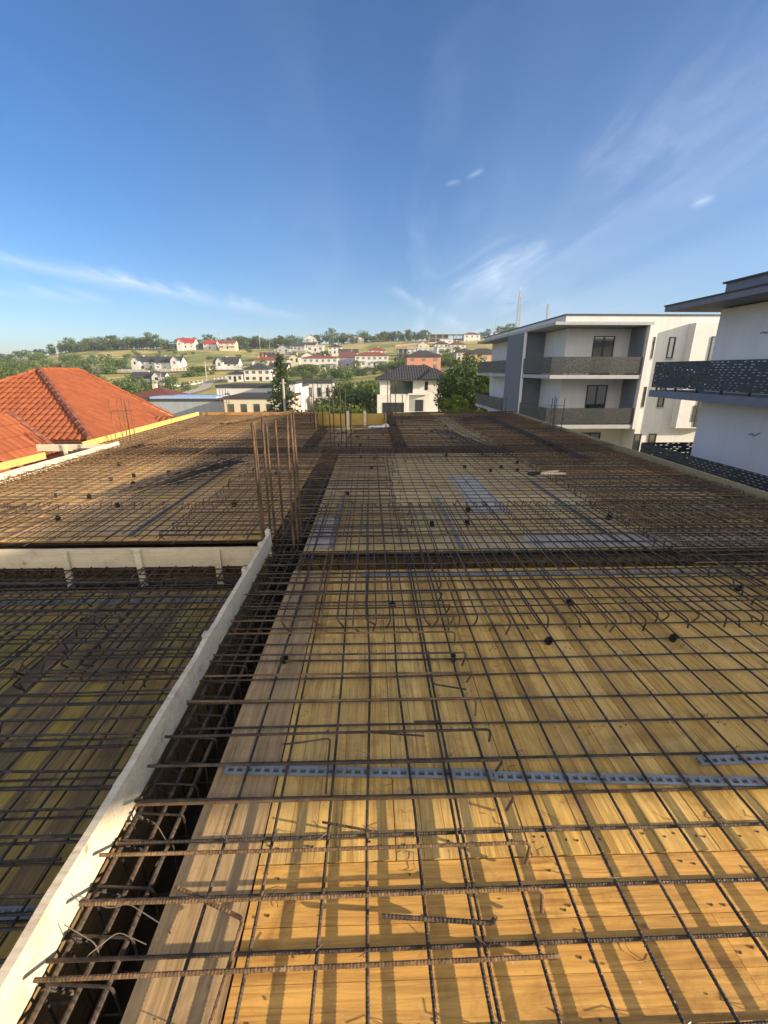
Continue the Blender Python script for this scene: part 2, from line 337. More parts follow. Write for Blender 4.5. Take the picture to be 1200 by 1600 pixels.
d1 = deck('formwork_deck', 'golden shuttering boards laid crosswise in the sunlit front of the slab', -.42, XR, -1.6, 1.14, 'x', .17, MAT['ply_x'], panel=.51)
d2 = deck('formwork_deck', 'yellow brown shuttering boards laid lengthwise in the front bay right of the beam', -.42, XR, 1.143, 3.60, 'y', .1, MAT['ply_y'], panel=.5)
deck('formwork_deck', 'long weathered grey board row along the right edge of the front beam trench', XL, -.424, -1.6, 3.60, 'y', .276, MAT['board_grey'], panel=.276)
deck('formwork_deck', 'brown boarded deck of the middle bay behind the cross beam', -.68, XR, 4.02, 9.38, 'x', .2, MAT['brown_x'], panel=.52)
deck('formwork_deck', 'boarded deck of the far right bay under the rebar bundles', .86, 5.42, 10.02, 17.7, 'x', .2, MAT['brown_x'], panel=.52)
deck('formwork_deck', 'pale boarded deck of the far centre bay in front of the upstand box', -1.25, .5, 10.02, 13.2, 'x', .2, MAT['brown_x'], panel=.5)
deck('formwork_deck', 'brown boarded deck of the left bay lit along its outer side', -5.72, -1.06, 4.42, 9.38, 'x', .2, MAT['brown_sunlit_x'], panel=.5)
deck('formwork_deck', 'boarded deck of the far left bay beside the red tiled roof', -6.55, -1.6, 10.02, 17.7, 'x', .2, MAT['brown_sunlit_x'], panel=.5)
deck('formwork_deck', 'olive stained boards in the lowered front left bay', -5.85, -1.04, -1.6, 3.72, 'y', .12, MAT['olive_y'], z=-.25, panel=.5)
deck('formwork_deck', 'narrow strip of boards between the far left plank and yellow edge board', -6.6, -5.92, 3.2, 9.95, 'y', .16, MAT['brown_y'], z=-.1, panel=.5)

nails(d1, [-.36+.5*k for k in range(8)], [1.1-.1275*k for k in range(9)]); nails(d2, [-.37+.125*k for k in range(28)], [1.2, 1.75, 2.4, 3.0, 3.54])
def trench(label, x0, x1, y0, y1, ztop=-.03):
    root = empty('beam_formwork', label, 'formwork', ((x0+x1)/2, (y0+y1)/2, -.5)); ox, oy = root.location.x, root.location.y
    lng = 'y' if (y1-y0) > (x1-x0) else 'x'
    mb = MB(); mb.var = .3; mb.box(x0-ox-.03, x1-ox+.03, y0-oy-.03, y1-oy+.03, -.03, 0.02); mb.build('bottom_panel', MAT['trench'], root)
    for s in (0, 1):
        mb = MB(); mb.var = .4+.3*s
        if lng == 'y': xx = x0-ox-.025 if s == 0 else x1-ox; mb.box(xx, xx+.025, y0-oy, y1-oy, .021, .5+ztop)
        else: yy = y0-oy-.025 if s == 0 else y1-oy; mb.box(x0-ox, x1-ox, yy, yy+.025, .021, .5+ztop)
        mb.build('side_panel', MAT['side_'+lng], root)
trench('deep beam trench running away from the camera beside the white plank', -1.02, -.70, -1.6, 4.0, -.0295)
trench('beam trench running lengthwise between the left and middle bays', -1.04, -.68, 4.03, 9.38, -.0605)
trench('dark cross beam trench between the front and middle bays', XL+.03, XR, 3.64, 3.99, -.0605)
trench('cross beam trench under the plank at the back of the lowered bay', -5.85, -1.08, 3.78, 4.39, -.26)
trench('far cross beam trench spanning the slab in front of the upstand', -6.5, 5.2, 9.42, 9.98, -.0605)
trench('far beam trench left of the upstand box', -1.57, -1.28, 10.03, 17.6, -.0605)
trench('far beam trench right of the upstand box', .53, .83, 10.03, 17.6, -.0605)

def plank(label, p0, p1, h, t, zb, m, name='plank', wob=.0, stakes=(), stakem=None, side=1, stakelab=None):
    """board on edge between two points, with stakes nailed to it (parts)"""
    p0 = Vector((*p0, zb)); p1 = Vector((*p1, zb)); d = (p1-p0); ln = d.length; d.normalize(); nrm = Vector((-d.y, d.x, 0))*side
    root = empty(name, label, 'plank', p0, math.atan2(d.y, d.x))
    n = max(2, int(ln/.12)); mb = MB(); mb.var = rnd.random(); ring = []
    for i in range(n+1):
        x = ln*i/n; a = rnd.uniform(-1,1)*wob; b2 = rnd.uniform(-1,1)*wob; y = .35*wob*math.sin(x*1.3)
        ring += [(x, y, a), (x, y+t, a), (x, y+t, h+b2), (x, y, h+b2)]
    mb.add(ring, [(4*i+k, 4*i+(k+1)%4, 4*i+4+(k+1)%4, 4*i+4+k) for i in range(n) for k in range(4)]+[(3,2,1,0), (4*n,4*n+1,4*n+2,4*n+3)])
    mb.build('board', m, root)
    for (s, z0, z1, wd, sd) in stakes:
        mb = MB(); mb.var = rnd.random(); y = (t+.002 if sd > 0 else -.03)
        tl = rnd.uniform(-.05, .05)
        mb.obox((s, y+.014, (z0+z1)/2), (wd/2, 0, 0), (0, .014, 0), (tl*(z1-z0)/2, 0, (z1-z0)/2)); mb.build('stake', stakem or m, root)
    return root
# raw white planks: local +y is to the left of the direction of travel
plank('long raw plank on edge running away beside the dark trench', (-.965, -1.6), (-1.0, 4.1), .165, .03, 0.002, MAT['raw_y'], wob=.006, stakes=[(3.0, -.1, .12, .05, 1), (4.0, -.1, .15, .05, 1), (4.9, -.1, .17, .05, 1), (5.45, -.08, .17, .05, 1), (2.1, -.1, .13, .05, 1)], side=1)
plank('raw cross plank with three short stakes behind the lowered bay', (-5.85, 4.15), (-1.06, 4.14), .2, .028, -.2+.005, MAT['raw_x'], wob=.002, stakes=[(5.85-x, -.2, .185, .06, -1) for x in (3.05, 2.33, 1.55, 4.4)])
mb = MB(); mb.var = .4; mb.obox((-1.035, 4.17, .04), (.02, 0, 0), (0, .03, 0), (-.008, 0, .14)); tag(mb.build('stake', MAT['raw_x']), 'short raw stake at the corner where the two white planks meet', 'stake')
# recess at far left
plank('pale long plank beside the far left recess lit by the sun', (-5.87, 3.0), (-5.75, 10.25), .165, .03, -.01, MAT['raw_y'], wob=.003, stakes=[])
plank('raw cross plank in front of the red roof with two stakes', (-7.42, 9.98), (-5.82, 9.98), .15, .03, -.02, MAT['raw_x'], stakes=[(.62, -.2, .15, .07, -1), (1.02, -.18, .15, .07, -1)])
plank('short pale plank lying in the far left recess', (-6.32, 4.0), (-6.12, 8.5), .1, .03, -.05, MAT['raw_y'])
plank('yellow slab edge board along the red roof', (-6.56, 10.25), (-6.75, 17.9), .14, .027, .0, MAT['yellow_y'], name='edge_board')
plank('yellow slab edge board at the left end of the recess', (-6.85, 4.0), (-6.62, 9.1), .13, .027, -.02, MAT['yellow_y'], name='edge_board')
plank('tan slab edge board down the right side of the slab', (5.12, -1.6), (5.62, 18.0), .2, .027, -.06, MAT['edge_y'], name='edge_board')
plank('orange slab edge board at the far left end', (-6.7, 18.0), (-1.62, 17.95), .17, .027, -.06, MAT['orange_x'], name='edge_board')
plank('dark slab edge board at the far right end', (.9, 17.95), (5.56, 17.95), .16, .027, -.06, MAT['brown_x'], name='edge_board')
# upstand box at the far end
ux = empty('upstand_formwork', 'yellow timber upstand box at the far edge of the slab', 'formwork', (-.6, 13.4, 0))
mb = MB(); mb.var = .5; mb.box(-1.0, 1.0, .28, .31, -.02, .44); mb.build('back_panel', MAT['yellow_x'], ux)
mb = MB(); mb.var = .8; mb.obox((-1.03, -.1, .22), (.014, 0, 0), (-.06, .45, 0), (0, 0, .24)); mb.build('side_panel', MAT['board_grey'], ux)
mb = MB(); mb.var = .8; mb.obox((1.03, .0, .22), (.014, 0, 0), (0, .4, 0), (0, 0, .24)); mb.build('side_panel', MAT['board_grey'], ux)
for x in (-.1, .42): 
    mb = MB(); mb.var = rnd.random(); mb.box(x-.04, x+.04, .2, .278, -.02, .52); mb.build('batten', MAT['raw_x'], ux)
mb = MB(); mb.var = .3; mb.box(-1.0, 1.0, -.1, -.04, .0, .05); mb.build('bottom_batten', MAT['raw_x'], ux)

# sheets lying on the deck
def sheet(label, x0, x1, y0, y1, m, z=.004):
    mb = MB(); mb.box(x0, x1, y0, y1, z, z+.006); return tag(mb.build('film_sheet', m), label, 'sheet')
sheet('pale grey film faced sheet on the middle bay deck right of centre', 1.28, 1.72, 5.15, 7.2, MAT['panel_film'])
sheet('small pale grey sheet beside the trench behind the cross beam', -.66, -.38, 4.1, 5.15, MAT['panel_film'])
sheet('grey sheet edge strip at the back of the cross beam trench on the right', 1.6, 5.5, 4.06, 4.42, MAT['panel_film'])

# ------------------------------------------------------------------ reinforcement
rust, rustg, rusto_lit = MAT['rust'], MAT['rust_grey'], MAT['rust_orange_lit']
def mat_bars(label, x0, x1, y0, y1, sx=.17, sy=.175, z=.03, r=.0058, bothnear=False, hookx=None, drop=None, skipx=False, skipy=False, ys=None, xs=None, cat='rebar mat', bm=None):
    root = empty('rebar_mat', label, cat, ((x0+x1)/2, (y0+y1)/2, 0)); ox, oy = root.location.x, root.location.y
    cnt = 0; rest = MB()
    bars = []
    if not skipx:
        y = y0+sy*.5
        Y = ys if ys else []
        if not ys:
            while y < y1: Y.append(y); y += sy
        for y in Y: bars.append(('cross_bar', [(x0, y), (x1, y)], z))
    if not skipy:
        X = xs if xs else []
        if not xs:
            x = x0+sx*.5
            while x < x1: X.append(x); x += sx
        for x in X: bars.append(('length_bar', [(x, y0), (x, y1)], z+2*r))
    for nm, (a, b2), zz in bars:
        j = [rnd.uniform(-.012, .012) for _ in range(4)]
        A = Vector((a[0]-ox, a[1]-oy, zz)); B = Vector((b2[0]-ox, b2[1]-oy, zz))
        if nm == 'cross_bar': A.y += j[0]; B.y += j[1]; A.x += j[2]*4; B.x += j[3]*4; pr = Vector((0, 1, 0))
        else: A.x += j[0]; B.x += j[1]; A.y += j[2]*4; B.y += j[3]*4; pr = Vector((1, 0, 0))
        n = 6; bow = rnd.uniform(-.014, .014); pts = []
        for i in range(n+1):
            t = i/n; pts.append(A.lerp(B, t)+pr*bow*math.sin(math.pi*t*rnd.choice((1,1,2)))+Vector((0,0,rnd.uniform(-.004,.006))))
        near = bothnear and (min(A.y, B.y)+oy < 1.6 if nm == 'cross_bar' else abs(A.x+ox) < 1.5)
        mb = rest if cnt >= 100 else MB()
        if near:
            k = [p for p in pts if True]; mb.tube(k, r*.95, 8, rib=.15, step=.005)
        else: mb.tube(pts, r, 5)
        if cnt < 100: mb.build(nm, rnd.choice(bm) if bm else (rust if rnd.random() < .6 else rustg), root)
        cnt += 1
    if rest.v: rest.build('cross_bar', rust, root)['kind'] = 'stuff'
    return root
ysA = [-.9,-.72,-.54,-.37,-.19,.0,.17,.34,.51,.68,.86,1.03,1.21,1.40,1.56,1.76,1.94,2.12,2.29,2.46,2.65,2.80,2.98,3.15,3.33,3.5]
xsA = [-.56,-.38,-.19,-.03+.0,.15,.32,.345,.49,.66,.82,.99,1.16,1.33,1.5,1.67,1.84,2.01,2.18,2.35,2.52,2.69,2.86,3.03,3.2,3.37,3.54,3.71,3.88,4.05,4.22,4.39,4.56,4.73,4.9,5.03]
mat_bars('grid of rebar over the front bay right of the trench', -1.0, 5.06, -1.4, 3.9, z=.02, ys=ysA, xs=xsA, bothnear=True)
mat_bars('grid of rebar over the middle bay behind the cross beam', -.98, 5.12, 3.7, 9.7, sx=.17, sy=.18)
mat_bars('grid of rebar over the far right bay', .4, 5.42, 9.6, 17.6, sx=.17, sy=.19)
mat_bars('grid of rebar over the far centre bay by the white sack', -1.5, .8, 9.6, 13.2, sx=.17, sy=.19)
mat_bars('grid of rebar over the left bay in sun and shade', -5.7, -.8, 4.2, 9.7, sx=.18, sy=.16, r=.005, bm=(rusto_lit, rust, rust))
mat_bars('grid of rebar over the far left bay', -6.5, -1.3, 9.7, 17.7, sx=.18, sy=.17, bm=(rusto_lit, rust, rust))
mat_bars('grid of rebar in the lowered front left bay', -5.8, -1.06, -1.4, 4.3, sx=.17, sy=.2, z=-.2, r=.006)
mat_bars('narrow grid of rebar in the far left recess', -6.55, -5.95, 3.2, 9.9, sx=.18, sy=.18, z=-.06)

def hooked_mat(label, axis, c0, c1, s0, s1, sp, z=.1, r=.006, drop=.085, spread=.0, lean=.5, ends=(1, 1), near=False, m=None, dist=True, clist=None, end_list=None):
    """top bars: each runs s0..s1 along axis, ends bent down; spaced over c0..c1; distribution bars below"""
    root = empty('top_rebar_layer', label, 'rebar layer', (0, 0, 0)); cnt = 0; rest = MB(); C = clist
    if not C:
        C = []; c = c0
        while c < c1: C.append(c+rnd.uniform(-.25, .25)*sp); c += sp
    for i, c in enumerate(C):
        ja, jb = rnd.uniform(-1,1)*spread, rnd.uniform(-1,1)*spread; la, lb = rnd.uniform(-1,1)*lean, rnd.uniform(-1,1)*lean
        zz = z+rnd.uniform(-.006, .006); e0, e1 = s0+ja, s1+jb; cc = c+rnd.uniform(-1,1)*.02
        if end_list: e1 = end_list[i]
        P = []
        dr = drop*rnd.uniform(.8, 1.05)
        if ends[0]: P.append((e0+rnd.uniform(-.01,.03), c+la*dr, zz-dr*math.cos(la)))
        P.append((e0, c, zz)); P.append(((e0+e1)/2, (c+cc)/2, zz+rnd.uniform(-.006, .004))); P.append((e1, cc, zz))
        if ends[1]: P.append((e1+rnd.uniform(-.03,.01), cc+lb*dr, zz-dr*math.cos(lb)))
        if axis == 'y': P = [(y, x, q) for x, y, q in P]
        mb = rest if cnt >= 100 else MB()
        P = fillet(P, .028)
        if near and ((c < 1.9)): mb.tube(P, r*.95, 8, rib=.15, step=.005)
        else: mb.tube(P, r, 5)
        if cnt < 100: mb.build('hooked_bar', m or (rust if rnd.random() < .65 else rusto_lit), root)
        cnt += 1
    if rest.v: rest.build('hooked_bar', rust, root)['kind'] = 'stuff'
    return root
# hooked bars over the long beam, ending right of it near the camera
cl = [.79,.97,1.12,1.31,1.48,1.64,1.86,2.06,2.24,2.46,2.62,2.80,2.98,3.16,3.34,3.5, .60, .43, .25, .08, -.1]
cl2 = [c-.05 for c in cl]
r1 = hooked_mat('hooked ribbed top bars reaching right from the front beam trench', 'x', 0, 0, -.94, .54, .17, near=True, clist=cl, spread=.02, ends=(0, 1), r=.006)
hooked_mat('hooked top bars left of the plank in the lowered bay', 'x', 0, 0, -2.1, -1.06, .17, z=-.1, r=.0065, clist=[.3+.105*i for i in range(34)], spread=.22, ends=(1, 0), m=rustg, lean=1.0)
hooked_mat('row of hooked top bars crossing the front cross beam on the right', 'y', -.62, 5.06, 2.58, 5.4, .095, z=.095, spread=.05, lean=.9, r=.006)
mat_bars('coarse upper grid of dark rebar in the lowered front left bay', -5.8, -1.08, -1.4, 3.7, sx=.3, sy=.26, z=-.12, r=.0065, bm=(rustg,))
hooked_mat('bent stirrup ends heaped in the middle of the lowered bay', 'x', 0, 0, -3.4, -2.2, .1, z=-.08, r=.0065, clist=[1.5+.09*i for i in range(24)], spread=.35, ends=(1, 1), m=rustg, lean=1.2)
hooked_mat('row of hooked bars reaching from under the cross plank into the lowered bay', 'y', -5.8, -1.1, 2.5, 4.4, .13, z=-.212, drop=.09, spread=.12, lean=1.45, r=.006, m=rustg, ends=(1, 0))
hooked_mat('row of hooked top bars just behind the raw cross plank', 'y', -5.8, -1.05, 4.25, 5.5, .13, z=.09, spread=.1, lean=.9, r=.005, m=rustg, ends=(0, 1))
hooked_mat('hooked top bars lying over the long beam in the middle bays', 'x', 4.3, 9.4, -2.15, .35, .12, spread=.12, lean=.8, r=.006)
hooked_mat('dense hooked top bars along the right edge near the camera', 'x', -1.2, 3.6, 2.86, 5.04, .15, spread=.05, z=.1)
hooked_mat('dense hooked top bars along the right edge of the middle bay', 'x', 3.7, 9.6, 2.86, 5.12, .075, spread=.06, z=.105)
hooked_mat('dense hooked top bars along the right edge of the far bay', 'x', 9.6, 17.5, 2.9, 5.4, .1, spread=.1, z=.105)
hooked_mat('hooked top bars over the far cross beam on the right', 'y', -.6, 5.15, 8.2, 11.3, .12, spread=.08, lean=.9, z=.095, r=.005)
hooked_mat('hooked top bars over the far cross beam on the left', 'y', -5.6, -.9, 8.2, 11.3, .13, spread=.08, lean=.9, z=.095, r=.005)
hooked_mat('hooked top bars along the left edge of the left bay', 'x', 4.4, 9.6, -5.68, -4.3, .15, spread=.15, lean=.8, z=.1, r=.005, m=rusto_lit)
hooked_mat('hooked top bars along the far end of the right bay', 'y', .9, 5.4, 15.6, 17.6, .1, spread=.1, z=.11, m=rusto_lit)
hooked_mat('hooked top bars beside the far beam right of the upstand', 'x', 10.1, 17.4, -.5, 2.2, .13, spread=.1, lean=.8, z=.11, r=.005)
hooked_mat('hooked top bars beside the far beam on the left', 'x', 10.1, 17.4, -3.0, -.9, .13, spread=.15, lean=.8, z=.1, r=.005)
# distribution bars of the top layers
mat_bars('lengthwise distribution bars along the right slab edge', 2.95, 5.02, -1.2, 17.5, z=.086, sx=.15, skipx=True)
mat_bars('crosswise distribution bars over the front cross beam', -.9, 5.04, 2.7, 5.35, z=.078, sy=.24, skipy=True)
mat_bars('lengthwise distribution bars over the long beam in the middle bays', -2.0, .3, 4.2, 9.5, z=.085, sx=.2, skipx=True)
mat_bars('crosswise distribution bars over the far cross beam', -5.6, 5.1, 8.4, 11.1, z=.078, sy=.22, skipy=True)

# beam cages
def cage(label, axis, s0, s1, c, wd, zt, zb, nlong, sp, r=.008, m1=None, m2=None, tails=True, rib=False):
    root = empty('beam_cage', label, 'rebar cage', (0, 0, 0))
    sw = (lambda x, y, z: (x, y, z)) if axis == 'x' else (lambda x, y, z: (y, x, z))
    for i in range(nlong):
        y = c-wd/2+wd*i/(nlong-1)
        pts = [sw(s0+(s1-s0)*t/8, y+rnd.uniform(-.006, .006), zt-.014+rnd.uniform(-.003, .003)) for t in range(9)]
        mb = MB()
        if rib: mb.tube([p for p in pts], r*.95, 8, rib=.18, step=.009)
        else: mb.tube(pts, r, 6)
        mb.build('top_bar', m1 or rust, root)
    for y in (c-wd/2, c+wd/2):
        mb = MB(); mb.tube([sw(s0, y, zb+.014), sw(s1, y, zb+.014)], r, 6); mb.build('bottom_bar', m1 or rust, root)
    s = s0+.1; k = 0; rest = MB(); h = wd/2+.014
    while s < s1:
        ds = rnd.uniform(-.02, .02); P = [sw(s, c-h+.03, zt+.0), sw(s, c-h, zt), sw(s+ds, c-h, zb), sw(s+ds, c+h, zb), sw(s, c+h, zt), sw(s+.008, c-h, zt+.004)]
        if tails: P = [sw(s+.02, c-h+.07, zt-.07)]+[sw(s, c-h, zt+.004)]+P[2:5]+[sw(s+.01, c-h, zt+.006), sw(s+.03, c-h+.06, zt-.08)]
        mb = rest if k >= 98 else MB(); mb.tube(fillet(P, .02, 3), .0042, 5)
        if k < 98: mb.build('stirrup', m2 or rustg, root)
        k += 1; s += sp*rnd.uniform(.8, 1.2)
    if rest.v: rest.build('stirrup', rustg, root)['kind'] = 'stuff'
cage('ribbed beam cage in the long trench beside the white plank', 'y', -1.5, 4.0, -.855, .17, .02, -.4, 3, .13, rib=True, r=.008)
cage('beam cage between the left bay and the middle bay', 'y', 4.0, 9.5, -.86, .24, .03, -.4, 5, .1)
cage('beam cage with crowded stirrups in the front cross trench', 'x', -.7, 5.05, 3.82, .25, .03, -.4, 3, .085)
cage('beam cage under the raw cross plank', 'x', -5.8, -1.0, 4.26, .2, -.2, -.4, 3, .12)
cage('beam cage in the far cross trench', 'x', -6.4, 5.15, 9.7, .4, .06, -.4, 5, .13)
cage('far beam cage left of the upstand box', 'y', 10, 17.5, -1.43, .2, .06, -.4, 4, .14)
cage('far beam cage right of the upstand box', 'y', 10, 17.5, .68, .2, .06, -.4, 4, .14)
cage('edge beam cage along the right side of the slab', 'y', -1.3, 17.6, 5.0, .14, .1, .0, 2, .2)
cage('sunlit edge beam cage along the left bay', 'y', 4.4, 17.6, -5.6, .14, .1, .0, 2, .19, m1=rusto_lit, m2=rusto_lit)

# column starter cages
def starter(label, bars, z0=-.35, r=.012, ties=(), m=None):
    cxm = sum(b[0] for b in bars)/len(bars); cym = sum(b[1] for b in bars)/len(bars)
    root = empty('column_starter_cage', label, 'rebar cage', (cxm, cym, 0))
    for (x, y, zt) in bars:
        dx, dy = rnd.uniform(-.02, .02), rnd.uniform(-.02, .02); mb = MB()
        mb.tube([(x-cxm+rnd.uniform(-.004, .004)+dx*t, y-cym+dy*t, z0+(zt-z0)*t) for t in (0, .2, .4, .6, .8, 1)], r, 8)
        mb.build('vertical_bar', m or (rusto_lit if rnd.random() < .7 else rust), root)
    xs = [b[0]-cxm for b in bars]; ys = [b[1]-cym for b in bars]
    for zt in ties:
        a, b2, c, d = min(xs)-.01, max(xs)+.01, min(ys)-.01, max(ys)+.01; mb = MB()
        mb.tube(fillet([(a, c, zt), (b2, c, zt+.01), (b2, d, zt), (a, d, zt), (a, c+.02, zt)], .02, 3), .004, 5); mb.build('stirrup', rust, root)
    return root
starter('tall cluster of eight bare column bars rising at the end of the planks', [(-1.08,4.08,1.25),(-1.08,4.2,1.24),(-1.07,4.38,1.27),(-1.02,4.4,1.19),(-.93,4.42,1.23),(-.78,4.08,1.31),(-.76,4.24,1.31),(-.74,4.4,1.31)], m=MAT['rust_bar'], r=.0115, ties=(-.2, -.05))
starter('five sunlit column bars with one tie in front of the red roof', [(-6.28,11.1,1.06),(-6.14,11.15,1.05),(-6.02,11.25,1.03),(-5.98,11.05,1.07),(-5.86,11.2,1.0)], r=.011, ties=(.75,), m=rusto_lit)
starter('four column bars with one tie at the right slab edge before the balconies', [(5.02,12.4,.96),(5.14,12.45,.95),(5.2,12.65,1.0),(5.34,12.4,.96)], r=.011, ties=(.75,), m=rust)
starter('dark column bars standing left of centre on the far cross beam', [(-.88,9.7,1.4),(-.82,9.95,1.42),(-.64,9.7,1.38),(-.56,9.95,1.3),(-.45,9.8,.98)], m=rust, r=.012)
starter('thin column bars beyond the left end of the upstand box', [(-1.72,13.6,1.6),(-1.6,13.8,1.55),(-1.45,13.6,1.5),(-1.9,14.2,1.2)], m=rust, ties=(.4,))
starter('dark column bars at the right end of the upstand box', [(.52,13.6,1.4),(.6,13.8,1.42),(.75,13.6,1.42),(.95,13.7,1.0)], m=rust, r=.012)
starter('thin column bars at the far left corner of the slab', [(-5.78,17.6,1.08),(-5.66,17.6,1.1),(-5.56,17.7,1.0),(-5.45,17.6,.95)], ties=(.5,), m=rusto_lit)
starter('thin bars at the far end left of the conifer', [(-2.9,17.5,1.1),(-2.7,17.6,1.05),(-2.5,17.5,.9),(-2.3,17.6,1.0)], m=rusto_lit)
starter('thin bars at the far right corner beside the balcony building', [(5.1,17.5,.7),(5.3,17.6,.66),(4.4,17.6,.6)], m=rust)

# loose bars and bundles
def bundle(label, name, p0, p1, n, r=.005, spread=.12, z=.12, m=rust, grp=None, lab=None, fan=.25):
    p0 = Vector((*p0, 0)); p1 = Vector((*p1, 0)); d = (p1-p0).normalized(); q = Vector((-d.y, d.x, 0))
    for i in range(n):
        a = p0+q*rnd.uniform(-1,1)*spread+d*rnd.uniform(-fan,fan); b2 = p1+q*rnd.uniform(-1,1)*spread*1.2+d*rnd.uniform(-fan,fan)
        zz = z+rnd.uniform(0, .005*n); mb = MB(); k = rnd.uniform(-.35, .35)*fan
        c = (a+b2)/2
        pts = [(a.x-c.x, a.y-c.y, 0), (q.x*k, q.y*k, .0), (b2.x-c.x, b2.y-c.y, .004)]
        pts = fillet(pts, (b2-a).length*.3, 4); mb.tube(pts, r, 5); o = mb.build(name, m, None); o.location = (c.x, c.y, zz)
        tag(o, label, 'rebar', grp)
bundle('loose thin rebar in the untidy bundle lying on the left bay', 'loose_bar', (-3.15, 6.1), (-2.5, 7.7), 26, grp='loose bundle on the left bay', z=.10, spread=.26, r=.0075, fan=.42, m=MAT['rust_grey'])
bundle('long rebar in the bundle lying toward the far right corner', 'loose_bar', (3.95, 7.9), (4.0, 15.9), 12, grp='long bundle on the far right', z=.12, spread=.14, r=.007, m=MAT['rust'])
bundle('rebar in the short heap on the far bay right of centre', 'loose_bar', (2.45, 8.3), (1.95, 12.0), 14, grp='short heap on the far right bay', z=.12, spread=.26, r=.006, m=MAT['rust'])
bundle('long sunlit rebar lying lengthwise on the far left bay', 'loose_bar', (-4.9, 9.75), (-4.1, 17.6), 10, grp='long bars on the far left bay', z=.13, spread=.2, r=.007, m=rusto_lit)
bundle('rusty rebar leaning over the far end board left of centre', 'loose_bar', (-4.3, 13.6), (-2.9, 17.9), 7, grp='bars by the far end board', z=.18, spread=.1, r=.007, m=rusto_lit)
bundle('bar in the tangle at the far right corner of the slab', 'loose_bar', (3.0, 14.2), (5.4, 17.4), 10, grp='tangle at the far right corner', z=.14, spread=.4, r=.007, m=MAT['rust'])
bundle('bar in the heap at the far end behind the right bay', 'loose_bar', (1.5, 17.0), (5.2, 17.2), 10, grp='heap along the far end', z=.14, spread=.25, r=.009)
# near short pieces
def short(label, pts, r=.005, m=rust, name='short_bar', cat='rebar', rib=True):
    mb = MB(); P = fillet(pts, .02); mb.tube(P, r, 8, rib=.2 if rib else 0, step=.006); return tag(mb.build(name, m), label, cat)
short('short dark offcut wired under the front top bar with its end bent up', [(.02, .93, .07), (.36, .9, .072), (.37, .9, .10)], r=.006)
short('short ribbed offcut tied left beside the trench edge board', [(-.66, 1.03, .075), (-.44, .95, .06), (-.41, .93, .075), (-.44, .62, .075)], r=.006, m=rusto_lit)
short('thin offcut lying right of the doubled bar below the hooks', [(.2, 1.74, .06), (.33, 1.76, .04)], r=.004)
short('thin bent stirrup end lying by the third hooked bar', [(.33, 2.25, .1), (.33, 2.02, .05), (.5, 1.96, .06)], r=.004)
short('open stirrup hanging from the doubled bar left of centre', [(-.2, 1.38, .04), (-.2, 1.62, .09), (-.32, 1.6, .09), (-.42, 1.63, .05)], r=.004)
short('thin straight offcut lying on the boards left of centre', [(-.07, 1.7, .045), (.24, 1.66, .05)], r=.004)
short('oblique offcut lying across the near grid left of centre', [(-.2, 1.25, .055), (.02, 1.2, .06)], r=.004)
# tie wires
ties = MB()
for x in xsA[:16]:
    for y in ysA[5:19]:
        if rnd.random() < .45:
            a = rnd.uniform(0, 6.3); c, s_ = math.cos(a)*.012, math.sin(a)*.012
            ties.tube([(x-c, y-s_, .024), (x+c*.2, y+s_*.2, .052), (x+c, y+s_, .03), (x-c*.5, y+s_, .028), (x+.012, y-.004, .056), (x+c*3, y+s_*2.4, .05+rnd.uniform(-.01, .02))], .0014, 4)
t = ties.build('tie_wire', MAT['wire']); tag(t, 'thin steel tie wires twisted round the near rebar crossings', 'tie wire', kind='stuff')
for lab, pts in (('loop of tie wire stretched from the white plank to the near trench bar', [(-.96,1.0,.1),(-.86,.99,.045),(-.8,1.0,.05),(-.66,.95,.01),(-.64,.93,.02)]),
                 ('second wire loop tied from the plank across the trench closest to the camera', [(-.955,.93,.08),(-.85,.9,.045),(-.83,.88,.0),(-.87,.87,.03),(-.8,.93,.04),(-.7,.9,.03)]),
                 ('curled wire lying on the sunlit boards at the bottom left', [(-.5,.62,.01),(-.45,.66,.012),(-.4,.63,.01),(-.39,.55,.01),(-.42,.45,.012)]),
                 ('wire end hanging loose from the trench bar in front of the edge board', [(-.86,1.28,.03),(-.83,1.26,.06),(-.78,1.22,.02),(-.76,1.2,.03),(-.8,1.16,-.02)])):
    mb = MB(); mb.tube(fillet(pts, .02, 3), .0016, 5); tag(mb.build('tie_wire', MAT['wire']), lab, 'tie wire')

# plastic spacer rails
def rail(label, x0, x1, y, z=.001, rot=0, cx=None):
    root = empty('spacer_rail', label, 'spacer rail', ((x0+x1)/2, y, z), rot); ln = (x1-x0)/2; mb = MB()
    for yy in (-.013, .009): mb.box(-ln, ln, yy, yy+.004, 0, .018)
    for yy in (-.022, .013): mb.box(-ln, ln, yy, yy+.009, .0185, .0215)
    x = -ln
    while x < ln-.02:
        mb.box(x, x+.016, -.0128, .0128, .0186, .0212); x += .04
    return mb.build('ladder_strip', MAT['pvc'], root)
rail('grey ladder shaped spacer rail across the front bay left of centre', -.66, .52, 1.50, rot=R(-3))
rail('grey ladder shaped spacer rail continuing across the front bay right of centre', .52, 1.7, 1.43, rot=R(-3))
rail('grey spacer rail end at the right edge of the photo', 1.47, 3.4, 1.53, rot=R(1))
rail('grey spacer rail just in front of the cross beam', -.1, 3.3, 3.44, rot=R(-.5))
rail('grey spacer rail in front of the cross beam toward the right edge', 3.35, 5.0, 3.4)
rail('grey spacer rail in the lowered front left bay', -2.6, -1.1, 1.15, z=-.249)
rail('grey spacer rail at the back of the lowered bay', -3.4, -1.2, 3.5, z=-.249)
rail('grey spacer rail lying lengthwise behind the cross beam left of centre', -1.0, 1.0, 0, rot=R(90)); bpy.data.objects[-1] if False else None
